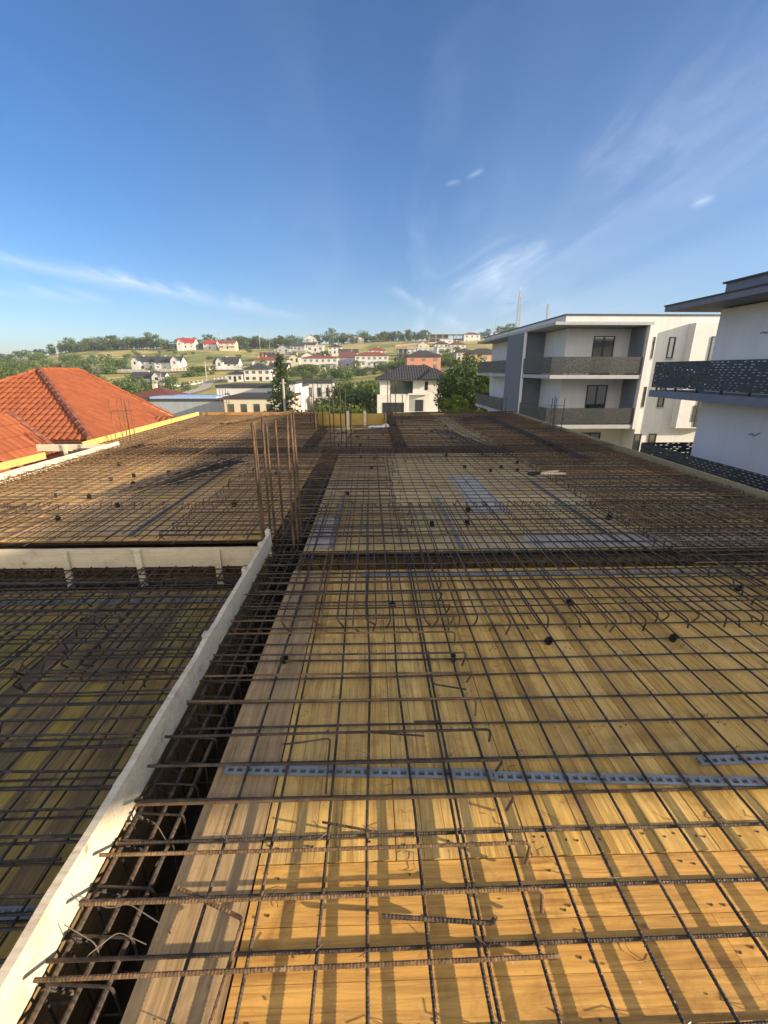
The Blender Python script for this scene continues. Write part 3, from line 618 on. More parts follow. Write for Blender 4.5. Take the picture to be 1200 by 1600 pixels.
def rail_y(label, x, y0, y1):
    rail(label, -(y1-y0)/2, (y1-y0)/2, 0, rot=R(90)); o = [q for q in col.objects if q.get('label') == label][0]; o.location = (x, (y0+y1)/2, .001)
for o in [q for q in col.objects if q.get('label') == 'grey spacer rail lying lengthwise behind the cross beam left of centre']: o.location = (-.4, 5.1, .0105)
rail_y('grey spacer rail lying lengthwise behind the cross beam right of centre', .9, 4.05, 5.9)
rail_y('grey spacer rail lying lengthwise on the right of the middle bay', 2.55, 4.1, 6.8)
rail_y('grey spacer rail lying lengthwise in the middle of the left bay', -2.6, 4.5, 8.8)

# spacer wheels
def wheel():
    mb = MB(); n = 10
    for k in range(n):
        a = 2*math.pi*k/n; mb.obox((math.cos(a)*.012, 0, .02+math.sin(a)*.012), (math.cos(a)*.009, 0, math.sin(a)*.009), (0, .009, 0), (-math.sin(a)*.0035, 0, math.cos(a)*.0035))
    ring = [(math.cos(2*math.pi*k/12)*.012, 0, .02+math.sin(2*math.pi*k/12)*.012) for k in range(13)]; mb.tube(ring, .005, 5)
    return mb.build('rebar_spacer', MAT['black_plastic'])
sw = wheel(); first = True
near_sp = [(.49,2.28,'black plastic spacer wheel nearest the camera in the middle of the front bay'),(1.14,2.44,'black spacer wheel right of the hooked bar ends'),(1.97,2.45,'black spacer wheel in the open grid toward the right'),(1.49,2.93,'black spacer wheel just behind the row of hooks right of centre'),(2.95,3.12,'black spacer wheel near the right edge before the cross beam'),(.15,2.93,'black spacer wheel under the crowded bars left of centre'),(-.54,2.3,'black spacer wheel on the grey edge board')]
spots = [(x, y, l, None) for x, y, l in near_sp]
for _ in range(16): spots.append((rnd.uniform(-.5, 3.6), rnd.uniform(4.6, 9.2), 'small black spacer wheel on the middle bay grid', 'spacer wheels on the middle bay'))
for _ in range(14): spots.append((rnd.uniform(-5.4, -1.6), rnd.uniform(4.8, 9.2), 'small black spacer wheel on the left bay grid', 'spacer wheels on the left bay'))
for _ in range(10): spots.append((rnd.uniform(-1.0, .4), rnd.uniform(10.2, 12.8), 'small black spacer wheel on the far centre bay', 'spacer wheels on the far centre bay'))
for _ in range(8): spots.append((rnd.uniform(1.2, 3.6), rnd.uniform(10.2, 14.8), 'small black spacer wheel on the far right bay', 'spacer wheels on the far right bay'))
for x, y, l, gp in spots:
    o = sw if first else sw.copy()
    if not first: col.objects.link(o)
    first = False; o.location = (x, y, .001); o.rotation_euler = (0, 0, rnd.uniform(0, 3)); s = 1.25 if y < 3.5 else 1.6; o.scale = (s, s, s); tag(o, l, 'spacer', gp)
# pincers
pc = empty('pincers', 'pincers with pale handles lying open on the rebar of the middle bay', 'tool', (2.62, 6.8, .13), R(12))
for s in (-1, 1):
    mb = MB(); mb.obox((.26, s*.05, 0), (.2, s*.05, 0), (0, .014, 0), (0, 0, .012)); mb.build('handle', MAT['raw_x'], pc)
mb = MB(); mb.tube([(.07, .01, 0), (-.02, -.02, 0), (-.09, -.05, 0), (-.14, -.01, 0)], .02, 6); mb.tube([(.07, -.01, 0), (-.02, .02, .01), (-.09, .06, 0), (-.14, .01, 0)], .02, 6); mb.build('jaw', MAT['black_plastic'], pc)
# sack
mb = MB(); nx, ny = 26, 12; vs = []
for j in range(ny+1):
    for i in range(nx+1):
        u = i/nx; v = j/ny; hgt = (.05+.16*max(0, (u-.62)/.38)**1.3)*math.sin(math.pi*v)**.6*(math.sin(math.pi*min(1, max(0, u*.98+.01)))**.35)
        vs.append((-.32+.62*u+.02*math.sin(9*v), (-.14+.28*v)*(.6+.5*math.sin(3*u+.6)), hgt+.018*math.sin(17*u+5*v)*math.sin(11*v)))
mb.add(vs, [(j*(nx+1)+i, j*(nx+1)+i+1, (j+1)*(nx+1)+i+1, (j+1)*(nx+1)+i) for j in range(ny) for i in range(nx)])
o = mb.build('plastic_sack', MAT['bag'], smooth=True); o.location = (.22, 13.15, .085); tag(o, 'crumpled white plastic sack lying by the right end of the upstand', 'sack')

# ------------------------------------------------------------------ neighbouring balcony buildings
mat('plaster', (.56, .565, .58), .9, (.62, .625, .635), scale=1.3, detail=6, bump=.12, bscale=40)
mat('plaster_white', (.64, .66, .70), .9, (.70, .715, .745), scale=.8, detail=5, bump=.1, bscale=40)
mat('blue_grey', (.115, .135, .175), .8, (.14, .16, .20), scale=2, detail=5, bump=.1, bscale=50)
mat('fascia', (.30, .32, .36), .8, (.36, .38, .42), scale=3)
mat('dark_cap', (.03, .035, .04), .5)
mat('dark_frame', (.025, .028, .032), .45)
g_ = bpy.data.materials.new('glass'); g_.use_nodes = True; bb = g_.node_tree.nodes['Principled BSDF']; bb.inputs['Base Color'].default_value = (.02, .028, .035, 1); bb.inputs['Roughness'].default_value = .08; bb.inputs['Specular IOR Level'].default_value = 1.0; bb.inputs['IOR'].default_value = 1.9; bb.inputs['Coat Weight'].default_value = .6; MAT['glass'] = g_
def perf(name, color, rows=9.0, cols=5.0):
    m = bpy.data.materials.new(name); m.use_nodes = True; nt = m.node_tree; b = nt.nodes['Principled BSDF']; b.inputs['Base Color'].default_value = (*color, 1); b.inputs['Roughness'].default_value = .5
    tc = N(nt, 'ShaderNodeTexCoord'); sp = N(nt, 'ShaderNodeSeparateXYZ'); L(nt, tc.outputs['Object'], sp.inputs[0])
    u = M_(nt, 'ADD', sp.outputs[0], sp.outputs[1]); v = M_(nt, 'MULTIPLY', sp.outputs[2], rows*1.0)
    row = M_(nt, 'FLOOR', v); wn = N(nt, 'ShaderNodeTexWhiteNoise', noise_dimensions='1D'); L(nt, row, wn.inputs['W'])
    us = M_(nt, 'ADD', M_(nt, 'MULTIPLY', u, cols), M_(nt, 'MULTIPLY', wn.outputs['Value'], 7.0)); cell = M_(nt, 'FLOOR', us)
    cb = N(nt, 'ShaderNodeCombineXYZ'); L(nt, row, cb.inputs[0]); L(nt, cell, cb.inputs[1]); w2 = N(nt, 'ShaderNodeTexWhiteNoise', noise_dimensions='2D'); L(nt, cb.outputs[0], w2.inputs['Vector'])
    fu = M_(nt, 'FRACT', us); fv = M_(nt, 'FRACT', v)
    a = M_(nt, 'MULTIPLY', M_(nt, 'LESS_THAN', fu, M_(nt, 'MULTIPLY_ADD', w2.outputs['Value'], .45, .35)), M_(nt, 'LESS_THAN', fv, .26))
    a = M_(nt, 'MULTIPLY', a, M_(nt, 'GREATER_THAN', w2.outputs['Value'], .3))
    tr = N(nt, 'ShaderNodeBsdfTransparent'); mx = N(nt, 'ShaderNodeMixShader'); L(nt, a, mx.inputs[0]); L(nt, b.outputs[0], mx.inputs[1]); L(nt, tr.outputs[0], mx.inputs[2])
    L(nt, mx.outputs[0], nt.nodes['Material Output'].inputs[0]); MAT[name] = m; return m
perf('perf_dark', (.018, .028, .042), 13.0, 4.5); perf('perf_grey', (.02, .026, .029), 13.0, 7.0)
def part(nm, m, parent, *boxes, label=None):
    mb = MB()
    for b in boxes: mb.box(*b)
    o = mb.build(nm, m, parent)
    if label: o['label'] = label
    return o
def win(parent, x0, x1, z0, z1, y, face='y', mull=1, proud=.05, fm='dark_frame', sill=False):
    """window set in a wall facing -Y (face 'y') at y, or facing -X (face 'x') where x0..x1 run along Y and y is the X of the wall, 'X' facing +X"""
    if face == 'y': B = lambda a, b, c, d, e, f: (a, b, y-d, y-c, e, f)
    elif face == 'x': B = lambda a, b, c, d, e, f: (y-d, y-c, a, b, e, f)
    else: B = lambda a, b, c, d, e, f: (y+c, y+d, a, b, e, f)
    t = min(.06, (x1-x0)*.15)
    bx = [B(x0, x0+t, -.02, proud, z0, z1), B(x1-t, x1, -.02, proud, z0, z1), B(x0+t, x1-t, -.02, proud, z0, z0+t), B(x0+t, x1-t, -.02, proud, z1-t, z1)]
    for k in range(1, mull+1):
        xm = x0+(x1-x0)*k/(mull+1); bx.append(B(xm-t*.6, xm+t*.6, -.02, proud*.9, z0+t, z1-t))
    f = part('window', MAT[fm], parent, *bx); part('pane', MAT['glass'], f, B(x0+t*.5, x1-t*.5, -.01, .012, z0+t*.5, z1-t*.5))
    if sill: part('sill', MAT['fascia'], f, B(x0-.05, x1+.05, -.01, proud+.05, z0-.05, z0-.002))
    return f
for k_, amt in (('plaster', .22), ('plaster_white', .14), ('blue_grey', .25)):
    nt = MAT[k_].node_tree; b = nt.nodes['Principled BSDF']; tc = N(nt, 'ShaderNodeTexCoord'); mp = N(nt, 'ShaderNodeMapping', inp={'Scale': (2.6, 2.6, .16)}); L(nt, tc.outputs['Object'], mp.inputs[0])
    n_ = N(nt, 'ShaderNodeTexNoise', inp={'Scale': 1.6, 'Detail': 9, 'Roughness': .68}); L(nt, mp.outputs[0], n_.inputs['Vector']); src = b.inputs['Base Color'].links[0].from_socket
    L(nt, mixc(nt, M_(nt, 'MULTIPLY', ramp(nt, n_.outputs[0], [(.48, (0,0,0)), (.72, (1,1,1))]), amt), src, (.27, .25, .22)), b.inputs['Base Color'])
FD = mat('fascia_dark', (.12, .14, .19), .7, (.16, .18, .235), scale=3)
P, PW, BG, FA = MAT['plaster'], MAT['plaster_white'], MAT['blue_grey'], MAT['fascia']
# far building
fb = empty('apartment_building', 'cream apartment building with recessed balconies and slanted white frame beyond the slab', 'building', (0, 0, 0))
part('wall', P, fb, (16.98, 26, 28.2, 48, -5.6, 4.8), (12.5, 16.98, 29.8, 48, -5.6, 4.2), (11.65, 16.979, 28.2, 48, 4.43, 4.8))
part('parapet_cap', MAT['dark_cap'], fb, (11.58, 26.1, 28.12, 48.1, 4.801, 4.86))
part('roof_slab', FA, fb, (10.98, 16.95, 28.0, 48.2, 4.25, 4.428))
part('balcony_slab', FA, fb, (10.98, 16.62, 28.0, 33.39, 1.18, 1.4)); part('balcony_slab', FA, fb, (10.98, 16.62, 28.0, 33.39, -1.86, -1.62))
part('balcony_slab', FA, fb, (10.98, 12.6, 37.55, 47.5, 1.18, 1.4)); part('balcony_slab', FA, fb, (10.98, 12.6, 37.55, 47.5, -1.86, -1.62))
mb = MB(); mb.add([(16.63,27.95,-1.9),(16.9,27.95,-1.9),(16.975,27.95,4.245),(16.70,27.95,4.245),(16.63,29.79,-1.9),(16.9,29.79,-1.9),(16.975,29.79,4.245),(16.70,29.79,4.245)], [(0,1,2,3),(7,6,5,4),(1,5,6,2),(4,0,3,7),(3,2,6,7),(4,5,1,0)])
mb.build('frame_fin', P, fb)
part('side_lining', BG, fb, (16.57, 16.625, 28.25, 29.78, -1.6, 1.17), (16.60, 16.66, 28.25, 29.78, 1.41, 4.24))
part('tall_panel', BG, fb, (10.99, 12.49, 33.42, 37.5, -5.0, 4.24))
part('panel_edge', PW, fb, (10.95, 11.1, 33.25, 33.41, -5.0, 4.24))
for z in (1.49, -1.55):
    part('railing', MAT['perf_grey'], fb, (11.0, 16.6, 28.02, 28.04, z, z+.97), (11.0, 11.02, 28.041, 33.24, z, z+.97)); part('railing', MAT['perf_grey'], fb, (11.0, 11.02, 37.56, 47.4, z, z+.97), (11.02, 12.4, 47.38, 47.4, z, z+.97))
for z in (1.49, -1.55):
    part('railing_foot', MAT['dark_frame'], fb, *[(x, x+.05, 28.06, 28.1, z-.14, z+.3) for x in (11.1, 12.1, 13.1, 14.1, 15.1, 16.1)])
win(fb, 14.25, 15.6, 1.42, 3.75, 29.8, mull=1); win(fb, 14.25, 15.6, -1.6, .75, 29.8, mull=1); win(fb, 14.2, 15.6, -4.9, -2.35, 29.8, mull=1)
for x0, x1 in ((17.04, 17.26), (18.12, 18.52)):
    win(fb, x0, x1, 2.38, 3.6, 28.2, mull=0, sill=True)
    win(fb, x0, x1, -.52, .7, 28.2, mull=0, sill=True)
win(fb, 16.99, 17.45, -4.6, -2.23, 28.2, mull=0); win(fb, 17.95, 18.45, -3.4, -2.22, 28.2, mull=0)
by = part('bay', P, fb, (19.2, 22.0, 27.6, 28.19, -1.8, 4.35))
part('railing', MAT['perf_grey'], fb, (20.1, 21.9, 27.56, 27.58, -1.4, -.4)); win(fb, 20.3, 21.6, -1.7, .5, 27.6); win(fb, 20.3, 21.6, 1.5, 3.6, 27.6)
mast = MB()
# near building
nbd = empty('apartment_building', 'near white apartment building with dark perforated balcony rails at the right edge', 'building', (0, 0, 0))
part('wall', PW, nbd, (12.35, 24, -1.0, 16.6, -5.6, 3.72))
part('roof_slab', FD, nbd, (11.0, 24.4, -2.82, 17.7, 3.76, 3.94)); part('roof_edge', MAT['dark_cap'], nbd, (10.97, 24.42, -2.84, 17.74, 3.941, 3.985))
part('upper_parapet', FD, nbd, (12.0, 24, -2.9, 16.15, 3.986, 4.46)); part('parapet_cap', MAT['dark_cap'], nbd, (11.93, 24.1, -2.95, 16.25, 4.461, 4.52))
part('balcony_slab', FD, nbd, (10.97, 12.34, -1.2, 17.72, .70, .95), (12.341, 17, 16.61, 17.72, .70, .95)); part('balcony_slab', FD, nbd, (10.97, 12.34, -1.2, 17.72, -2.35, -2.1), (12.341, 17, 16.61, 17.72, -2.35, -2.1))
part('ground_floor_slab', FD, nbd, (10.99, 12.34, -1.2, 17.7, -5.55, -5.0))
for z in (1.06, -2.04): part('railing', MAT['perf_dark'], nbd, (11.0, 11.02, .52, 17.68, z, z+.93), (11.021, 13.6, 17.66, 17.68, z, z+.93))
for z in (1.06, -2.04): part('railing_foot', MAT['dark_frame'], nbd, *[(11.04, 11.09, y, y+.06, z-.11, z+.3) for y in [17.4-1.1*k for k in range(15)]])
mb = MB(); mb.add([(x, y, z) for x in (10.96, 11.12) for y, z in ((.5, -5.2), (-.95, -5.2), (-.95, 2.4), (-2.65, 3.755), (.5, 3.755))], [(0,1,2,3,4), (9,8,7,6,5), (0,5,6,1), (1,6,7,2), (2,7,8,3), (3,8,9,4), (4,9,5,0)]); mb.build('tall_panel', BG, nbd)  # unseen end panel, added with a slanted edge to shape the slab's shadow
win(nbd, 1.5, 4.0, 1.0, 3.3, 12.35, face='x'); win(nbd, 1.5, 4.0, -2.05, .3, 12.35, face='x')
for (y, z) in ((14.4, 2.9), (13.9, -.2)):
    mb = MB(); mb.tube([(12.33, y-.15, z), (12.27, y, z-.12), (12.3, y+.1, z-.06), (12.28, y+.22, z-.1)], .012, 5); mb.build('lamp_wire', MAT['dark_frame'], nbd)

# ------------------------------------------------------------------ red tiled roofs
def tmat(name, c1, c2, c3):
    m = mat(name, c1, .75, c2, scale=5.5, detail=4, color3=c3, bump=.15, bscale=30); nt = m.node_tree; b = nt.nodes['Principled BSDF']
    at = N(nt, 'ShaderNodeAttribute', attribute_name='var'); src = b.inputs['Base Color'].links[0].from_socket
    L(nt, mixc(nt, 1.0, src, ramp(nt, at.outputs['Fac'], [(0, (.86,)*3), (1, (1.1,)*3)]), 'MULTIPLY'), b.inputs['Base Color']); return m
tmat('tile_red', (.245, .072, .03), (.265, .08, .034), (.295, .098, .045)); tmat('tile_dark', (.03, .032, .036), (.045, .047, .052), (.06, .062, .066)); tmat('tile_brown', (.10, .035, .03), (.14, .05, .04), (.17, .07, .05))
mat('ridge_red', (.10, .035, .025), .85, (.17, .06, .04), scale=7, color3=(.30, .13, .09))
mat('far_red', (.19, .055, .03), .8, (.25, .075, .04), scale=.8); mat('far_bright_red', (.30, .035, .03), .8, (.36, .05, .04), scale=.8); mat('far_brown', (.11, .05, .045), .8, (.15, .07, .06), scale=.8)
mat('far_dark', (.035, .037, .042), .8, (.05, .052, .058), scale=.8)
mat('white_wall', (.50, .50, .48), .9, (.58, .57, .55), scale=.7); mat('cream_wall', (.48, .44, .35), .9, (.54, .50, .40), scale=.7); mat('grey_wall', (.32, .33, .35), .9, (.38, .39, .41), scale=.7)
mat('brick_pink', (.42, .19, .12), .9, (.50, .25, .17), scale=1.5); mat('brick_tan', (.42, .28, .17), .9, (.48, .33, .21), scale=1.5); mat('concrete', (.26, .25, .23), .9, (.36, .35, .32), scale=.9); mat('violet_wall', (.30, .28, .42), .9, (.36, .34, .48), scale=.7)
mat('pale_metal', (.23, .27, .31), .6, (.30, .34, .38), scale=1.2, stretch=(3, 1, .2)); mat('blue_sheet', (.25, .38, .60), .5, (.35, .48, .68), scale=2)
def tiles(mb, e0, e1, r1, r0, cw=.22, ch=.34, amp=.028, seg=5):
    """tiled plane: eave e0->e1, ridge r0->r1; each course is a strip of half round pans"""
    e0, e1, r0, r1 = map(Vector, (e0, e1, r0, r1)); du = (e1-e0).normalized(); nrm = du.cross(((r0+r1)/2-(e0+e1)/2)).normalized()
    if nrm.z < 0: nrm = -nrm
    up = nrm.cross(du).normalized(); 
    if up.z < 0: up = -up
    Hh = (r0-e0).dot(up); n = max(1, int(Hh/ch)); step = cw/seg
    def ends(t): return (e0+(r0-e0)*t-e0).dot(du), (e0+(e1-e0)+(r1-e1)*t-e0).dot(du)
    for k in range(n):
        t0, t1 = k/n, (k+1)/n; a0, b0 = ends(t0); a1, b1 = ends(t1)
        i0, i1 = math.floor(min(a0, a1)/step), math.ceil(max(b0, b1)/step)
        prev = None
        for i in range(i0, i1+1):
            u = i*step; ph = (i % seg)/seg; z = amp*abs(math.sin(math.pi*ph))
            u0, u1 = min(max(u, a0), b0), min(max(u, a1), b1)
            lo = e0+du*u0+up*(Hh*t0)+nrm*(z+.035); hi = e0+du*u1+up*(Hh*t1+.02)+nrm*(z+.004); bt = e0+du*u0+up*(Hh*t0)+nrm*(z*.3-.004)
            if prev:
                if i % seg == 1: mb.var = rnd.random()
                mb.add([prev[0], lo, hi, prev[1], prev[2], bt], [(0,1,2,3), (4,5,1,0)])
            prev = (lo, hi, bt)
def ridge(mb, a, b, r=.12, ln=.36):
    a, b = Vector(a), Vector(b); n = max(1, int((b-a).length/ln)); d = (b-a)/n
    for i in range(n):
        p = a+d*i; mb.var = rnd.random(); mb.tube([p+Vector((0,0,.05)), p+d*.5+Vector((0,0,.03)), p+d*1.04+Vector((0,0,.015))], r*rnd.uniform(.93, 1.05), 7)
rh = empty('red_roofed_house', 'big house with orange red hipped tile roof left of the slab', 'house', (0, 0, 0))
EX, RX, WX = -8.4, -12.3, -16.4; Y0, Y1 = 13.5, 20.0; EZ, RZ = -.32, 1.68; A, B = (RX, 17.6, RZ), (RX, 19.9, RZ)
Yf = 19.75
mb = MB(); tiles(mb, (EX, Y0, EZ), (EX, Yf, EZ), (RX, 19.9, RZ), (RX, 17.6, RZ)); mb.build('roof_slope', MAT['tile_red'], rh)
mb = MB(); tiles(mb, (WX, Y0, EZ), (EX, Y0, EZ), (RX, 17.6, RZ), (RX, 17.6, RZ), amp=.05); mb.build('roof_slope', MAT['tile_red'], rh)
mb = MB(); tiles(mb, (WX, Yf, EZ), (WX, Y0, EZ), (RX, 17.6, RZ), (RX, 19.9, RZ)); mb.build('roof_slope', MAT['tile_red'], rh)
mb = MB(); mb.add([(EX+.3, Yf-.2, EZ-.05), (WX, Yf-.2, EZ-.05), (RX, 19.75, RZ-.05)], [(0, 1, 2)]); mb.build('gable_wall', MAT['cream_wall'], rh)
mb = MB(); ridge(mb, (EX, Y0, EZ), A); mb.build('hip_cap', MAT['ridge_red'], rh)
mb = MB(); ridge(mb, (EX, Yf, EZ), B, r=.09); ridge(mb, A, B, r=.09); ridge(mb, (WX, Y0, EZ), A, r=.09); mb.build('hip_cap', MAT['tile_red'], rh)
part('wall', MAT['cream_wall'], rh, (WX+.5, EX-.5, Y0+.5, Yf-.5, -5.6, EZ-.06)); part('soffit', MAT['far_brown'], rh, (WX, EX, Y0, Yf, EZ-.05, EZ-.01))
mb = MB(); tiles(mb, (-8.3, 9.0, -.75), (-8.3, 12.3, -.75), (-9.8, 12.5, .56), (-9.8, 9.0, .56)); tiles(mb, (-11.6, 12.5, -.75), (-11.6, 9.0, -.75), (-9.8, 9.0, .56), (-9.8, 12.5, .56)); mb.build('wing_roof', MAT['tile_red'], rh)
mb = MB(); ridge(mb, (-8.3, 12.3, -.73), (-9.8, 12.5, .58), r=.09); mb.build('wing_verge', MAT['ridge_red'], rh)
part('wing_wall', MAT['cream_wall'], rh, (-11.3, -8.6, 9.3, 12.2, -5.6, -.9))
mb = MB(); tiles(mb, (-8.7, 17.2, -.62), (-7.5, 17.2, -.62), (-7.6, 18.5, -.12), (-9.0, 18.5, -.12), amp=.05); mb.build('porch_roof', MAT['tile_red'], rh)
part('porch_wall', MAT['cream_wall'], rh, (-8.6, -7.7, 17.4, 18.4, -5.5, -.66))

# ------------------------------------------------------------------ houses
def gable(mb, x0, x1, y0, y1, z, h, axis='x', ov=.35, th=.14):
    if axis == 'x':
        ym = (y0+y1)/2; a, b = x0-ov, x1+ov; c, d = y0-ov, y1+ov; k = h*ov/((y1-y0)/2)
        for (s, e) in ((c, ym), (d, ym)): mb.add([(a,s,z-k),(b,s,z-k),(b,e,z+h),(a,e,z+h),(a,s,z-k+th),(b,s,z-k+th),(b,e,z+h+th),(a,e,z+h+th)], [(0,1,2,3),(7,6,5,4),(0,4,5,1),(1,5,6,2),(2,6,7,3),(3,7,4,0)])
    else:
        xm = (x0+x1)/2; a, b = y0-ov, y1+ov; c, d = x0-ov, x1+ov; k = h*ov/((x1-x0)/2)
        for (s, e) in ((c, xm), (d, xm)): mb.add([(s,a,z-k),(s,b,z-k),(e,b,z+h),(e,a,z+h),(s,a,z-k+th),(s,b,z-k+th),(e,b,z+h+th),(e,a,z+h+th)], [(0,1,2,3),(7,6,5,4),(0,4,5,1),(1,5,6,2),(2,6,7,3),(3,7,4,0)])
def hip(mb, x0, x1, y0, y1, z, h, ov=.5, th=.12):
    x0, x1, y0, y1 = x0-ov, x1+ov, y0-ov, y1+ov; w, d = x1-x0, y1-y0
    if w >= d: r0, r1 = (x0+d/2, (y0+y1)/2), (x1-d/2, (y0+y1)/2)
    else: r0, r1 = ((x0+x1)/2, y0+w/2), ((x0+x1)/2, y1-w/2)
    v = [(x0,y0,z),(x1,y0,z),(x1,y1,z),(x0,y1,z),(x0,y0,z+th),(x1,y0,z+th),(x1,y1,z+th),(x0,y1,z+th),(*r0,z+h),(*r1,z+h)]
    f = [(3,2,1,0),(0,1,5,4),(1,2,6,5),(2,3,7,6),(3,0,4,7)]
    f += [(4,5,9,8),(5,6,9),(6,7,8,9),(7,4,8)] if w >= d else [(4,5,8),(5,6,9,8),(6,7,9),(7,4,8,9)]
    mb.add(v, f)
def gwall(mb, x0, x1, y0, y1, z, h, axis):     # gable triangles
    if axis == 'x':
        for x, s in ((x0, .15), (x1, -.15)): ym = (y0+y1)/2; mb.add([(x,y0,z),(x,y1,z),(x,ym,z+h),(x+s,y0,z),(x+s,y1,z),(x+s,ym,z+h)], [(0,1,2),(5,4,3),(0,3,4,1),(1,4,5,2),(2,5,3,0)])
    else:
        for y, s in ((y0, .15), (y1, -.15)): xm = (x0+x1)/2; mb.add([(x0,y,z),(x1,y,z),(xm,y,z+h),(x0,y+s,z),(x1,y+s,z),(xm,y+s,z+h)], [(0,1,2),(5,4,3),(0,3,4,1),(1,4,5,2),(2,5,3,0)])
def house(label, X, Y, zb, w_, d, he, hr, wall='white_wall', roof='far_dark', kind='hip', storeys=2, nwin=4, name='house', wing=None, balcony=False, chimney=True, rz=0, bigw=False):
    root = empty(name, label, 'house', (X, Y, zb), rz); x0, x1 = -w_/2, w_/2; y0, y1 = 0, d
    mb = MB(); mb.box(x0, x1, y0, y1, -2.5, he)
    if kind in ('gx', 'gy'): gwall(mb, x0, x1, y0, y1, he, hr-he, kind[1])
    mb.build('wall', MAT[wall], root); mb = MB(); R_ = max(.3, hr-he)
    if kind == 'hip': hip(mb, x0, x1, y0, y1, he+.003, R_)
    elif kind == 'gx': gable(mb, x0, x1, y0, y1, he+.01, R_, 'x')
    elif kind == 'gy': gable(mb, x0, x1, y0, y1, he+.01, R_, 'y')
    else: mb.box(x0-.25, x1+.25, y0-.25, y1+.25, he+.003, he+.35)
    rf = mb.build('roof', MAT[roof], root)
    if chimney and kind != 'flat':
        mb = MB(); cxx = x0+w_*rnd.uniform(.25, .75); mb.box(cxx-.35, cxx+.35, d/2+.3, d/2+.9, he, hr+.7); mb.build('chimney', MAT[wall], rf)
    fh = he/storeys; ww = min(1.3, w_/nwin*.5)
    for s in range(storeys):
        for k in range(nwin):
            xm = x0+w_*(k+.5)/nwin; hh = fh*.46; wz = s*fh+fh*.3; wx = ww*(1.5 if bigw and k % 2 == 0 else 1)
            if s == 0 and k == nwin//2: part('door', MAT['dark_frame'], root, (xm-.5, xm+.5, -.04, .03, .02, min(2.1, fh*.8))); continue
            part('window', MAT['glass'], root, (xm-wx/2, xm+wx/2, -.04, .03, wz, wz+hh))
        for k in range(2):
            ym = d*(k+.5)/2; part('window', MAT['glass'], root, (x1-.03, x1+.04, ym-.55, ym+.55, s*fh+fh*.3, s*fh+fh*.76))
    if balcony:
        for xa in (x0+w_*.02, x0+w_*.68): part('balcony', MAT['white_wall'], root, (xa, xa+w_*.3, -1.3, -.02, he*.5-.15, he*.5+.05), (xa, xa+w_*.3, -1.3, -1.22, he*.5+.051, he*.5+.9))
    if wing:
        wx0, wx1, wd, whe, whr, ax = wing; mb = MB(); mb.box(wx0, wx1, -wd, -.005, -2.5, whe); gwall(mb, wx0, wx1, -wd, 0, whe, whr-whe, 'y'); mb.build('wing', MAT[wall], root)
        mb = MB(); gable(mb, wx0, wx1, -wd, .5, whe+.01, whr-whe, 'y', ov=.3); mb.build('wing_roof', MAT[roof], root)
        part('window', MAT['glass'], root, ((wx0+wx1)/2-.6, (wx0+wx1)/2+.6, -wd-.04, -wd+.02, whe*.55, whe*.9))
    return root
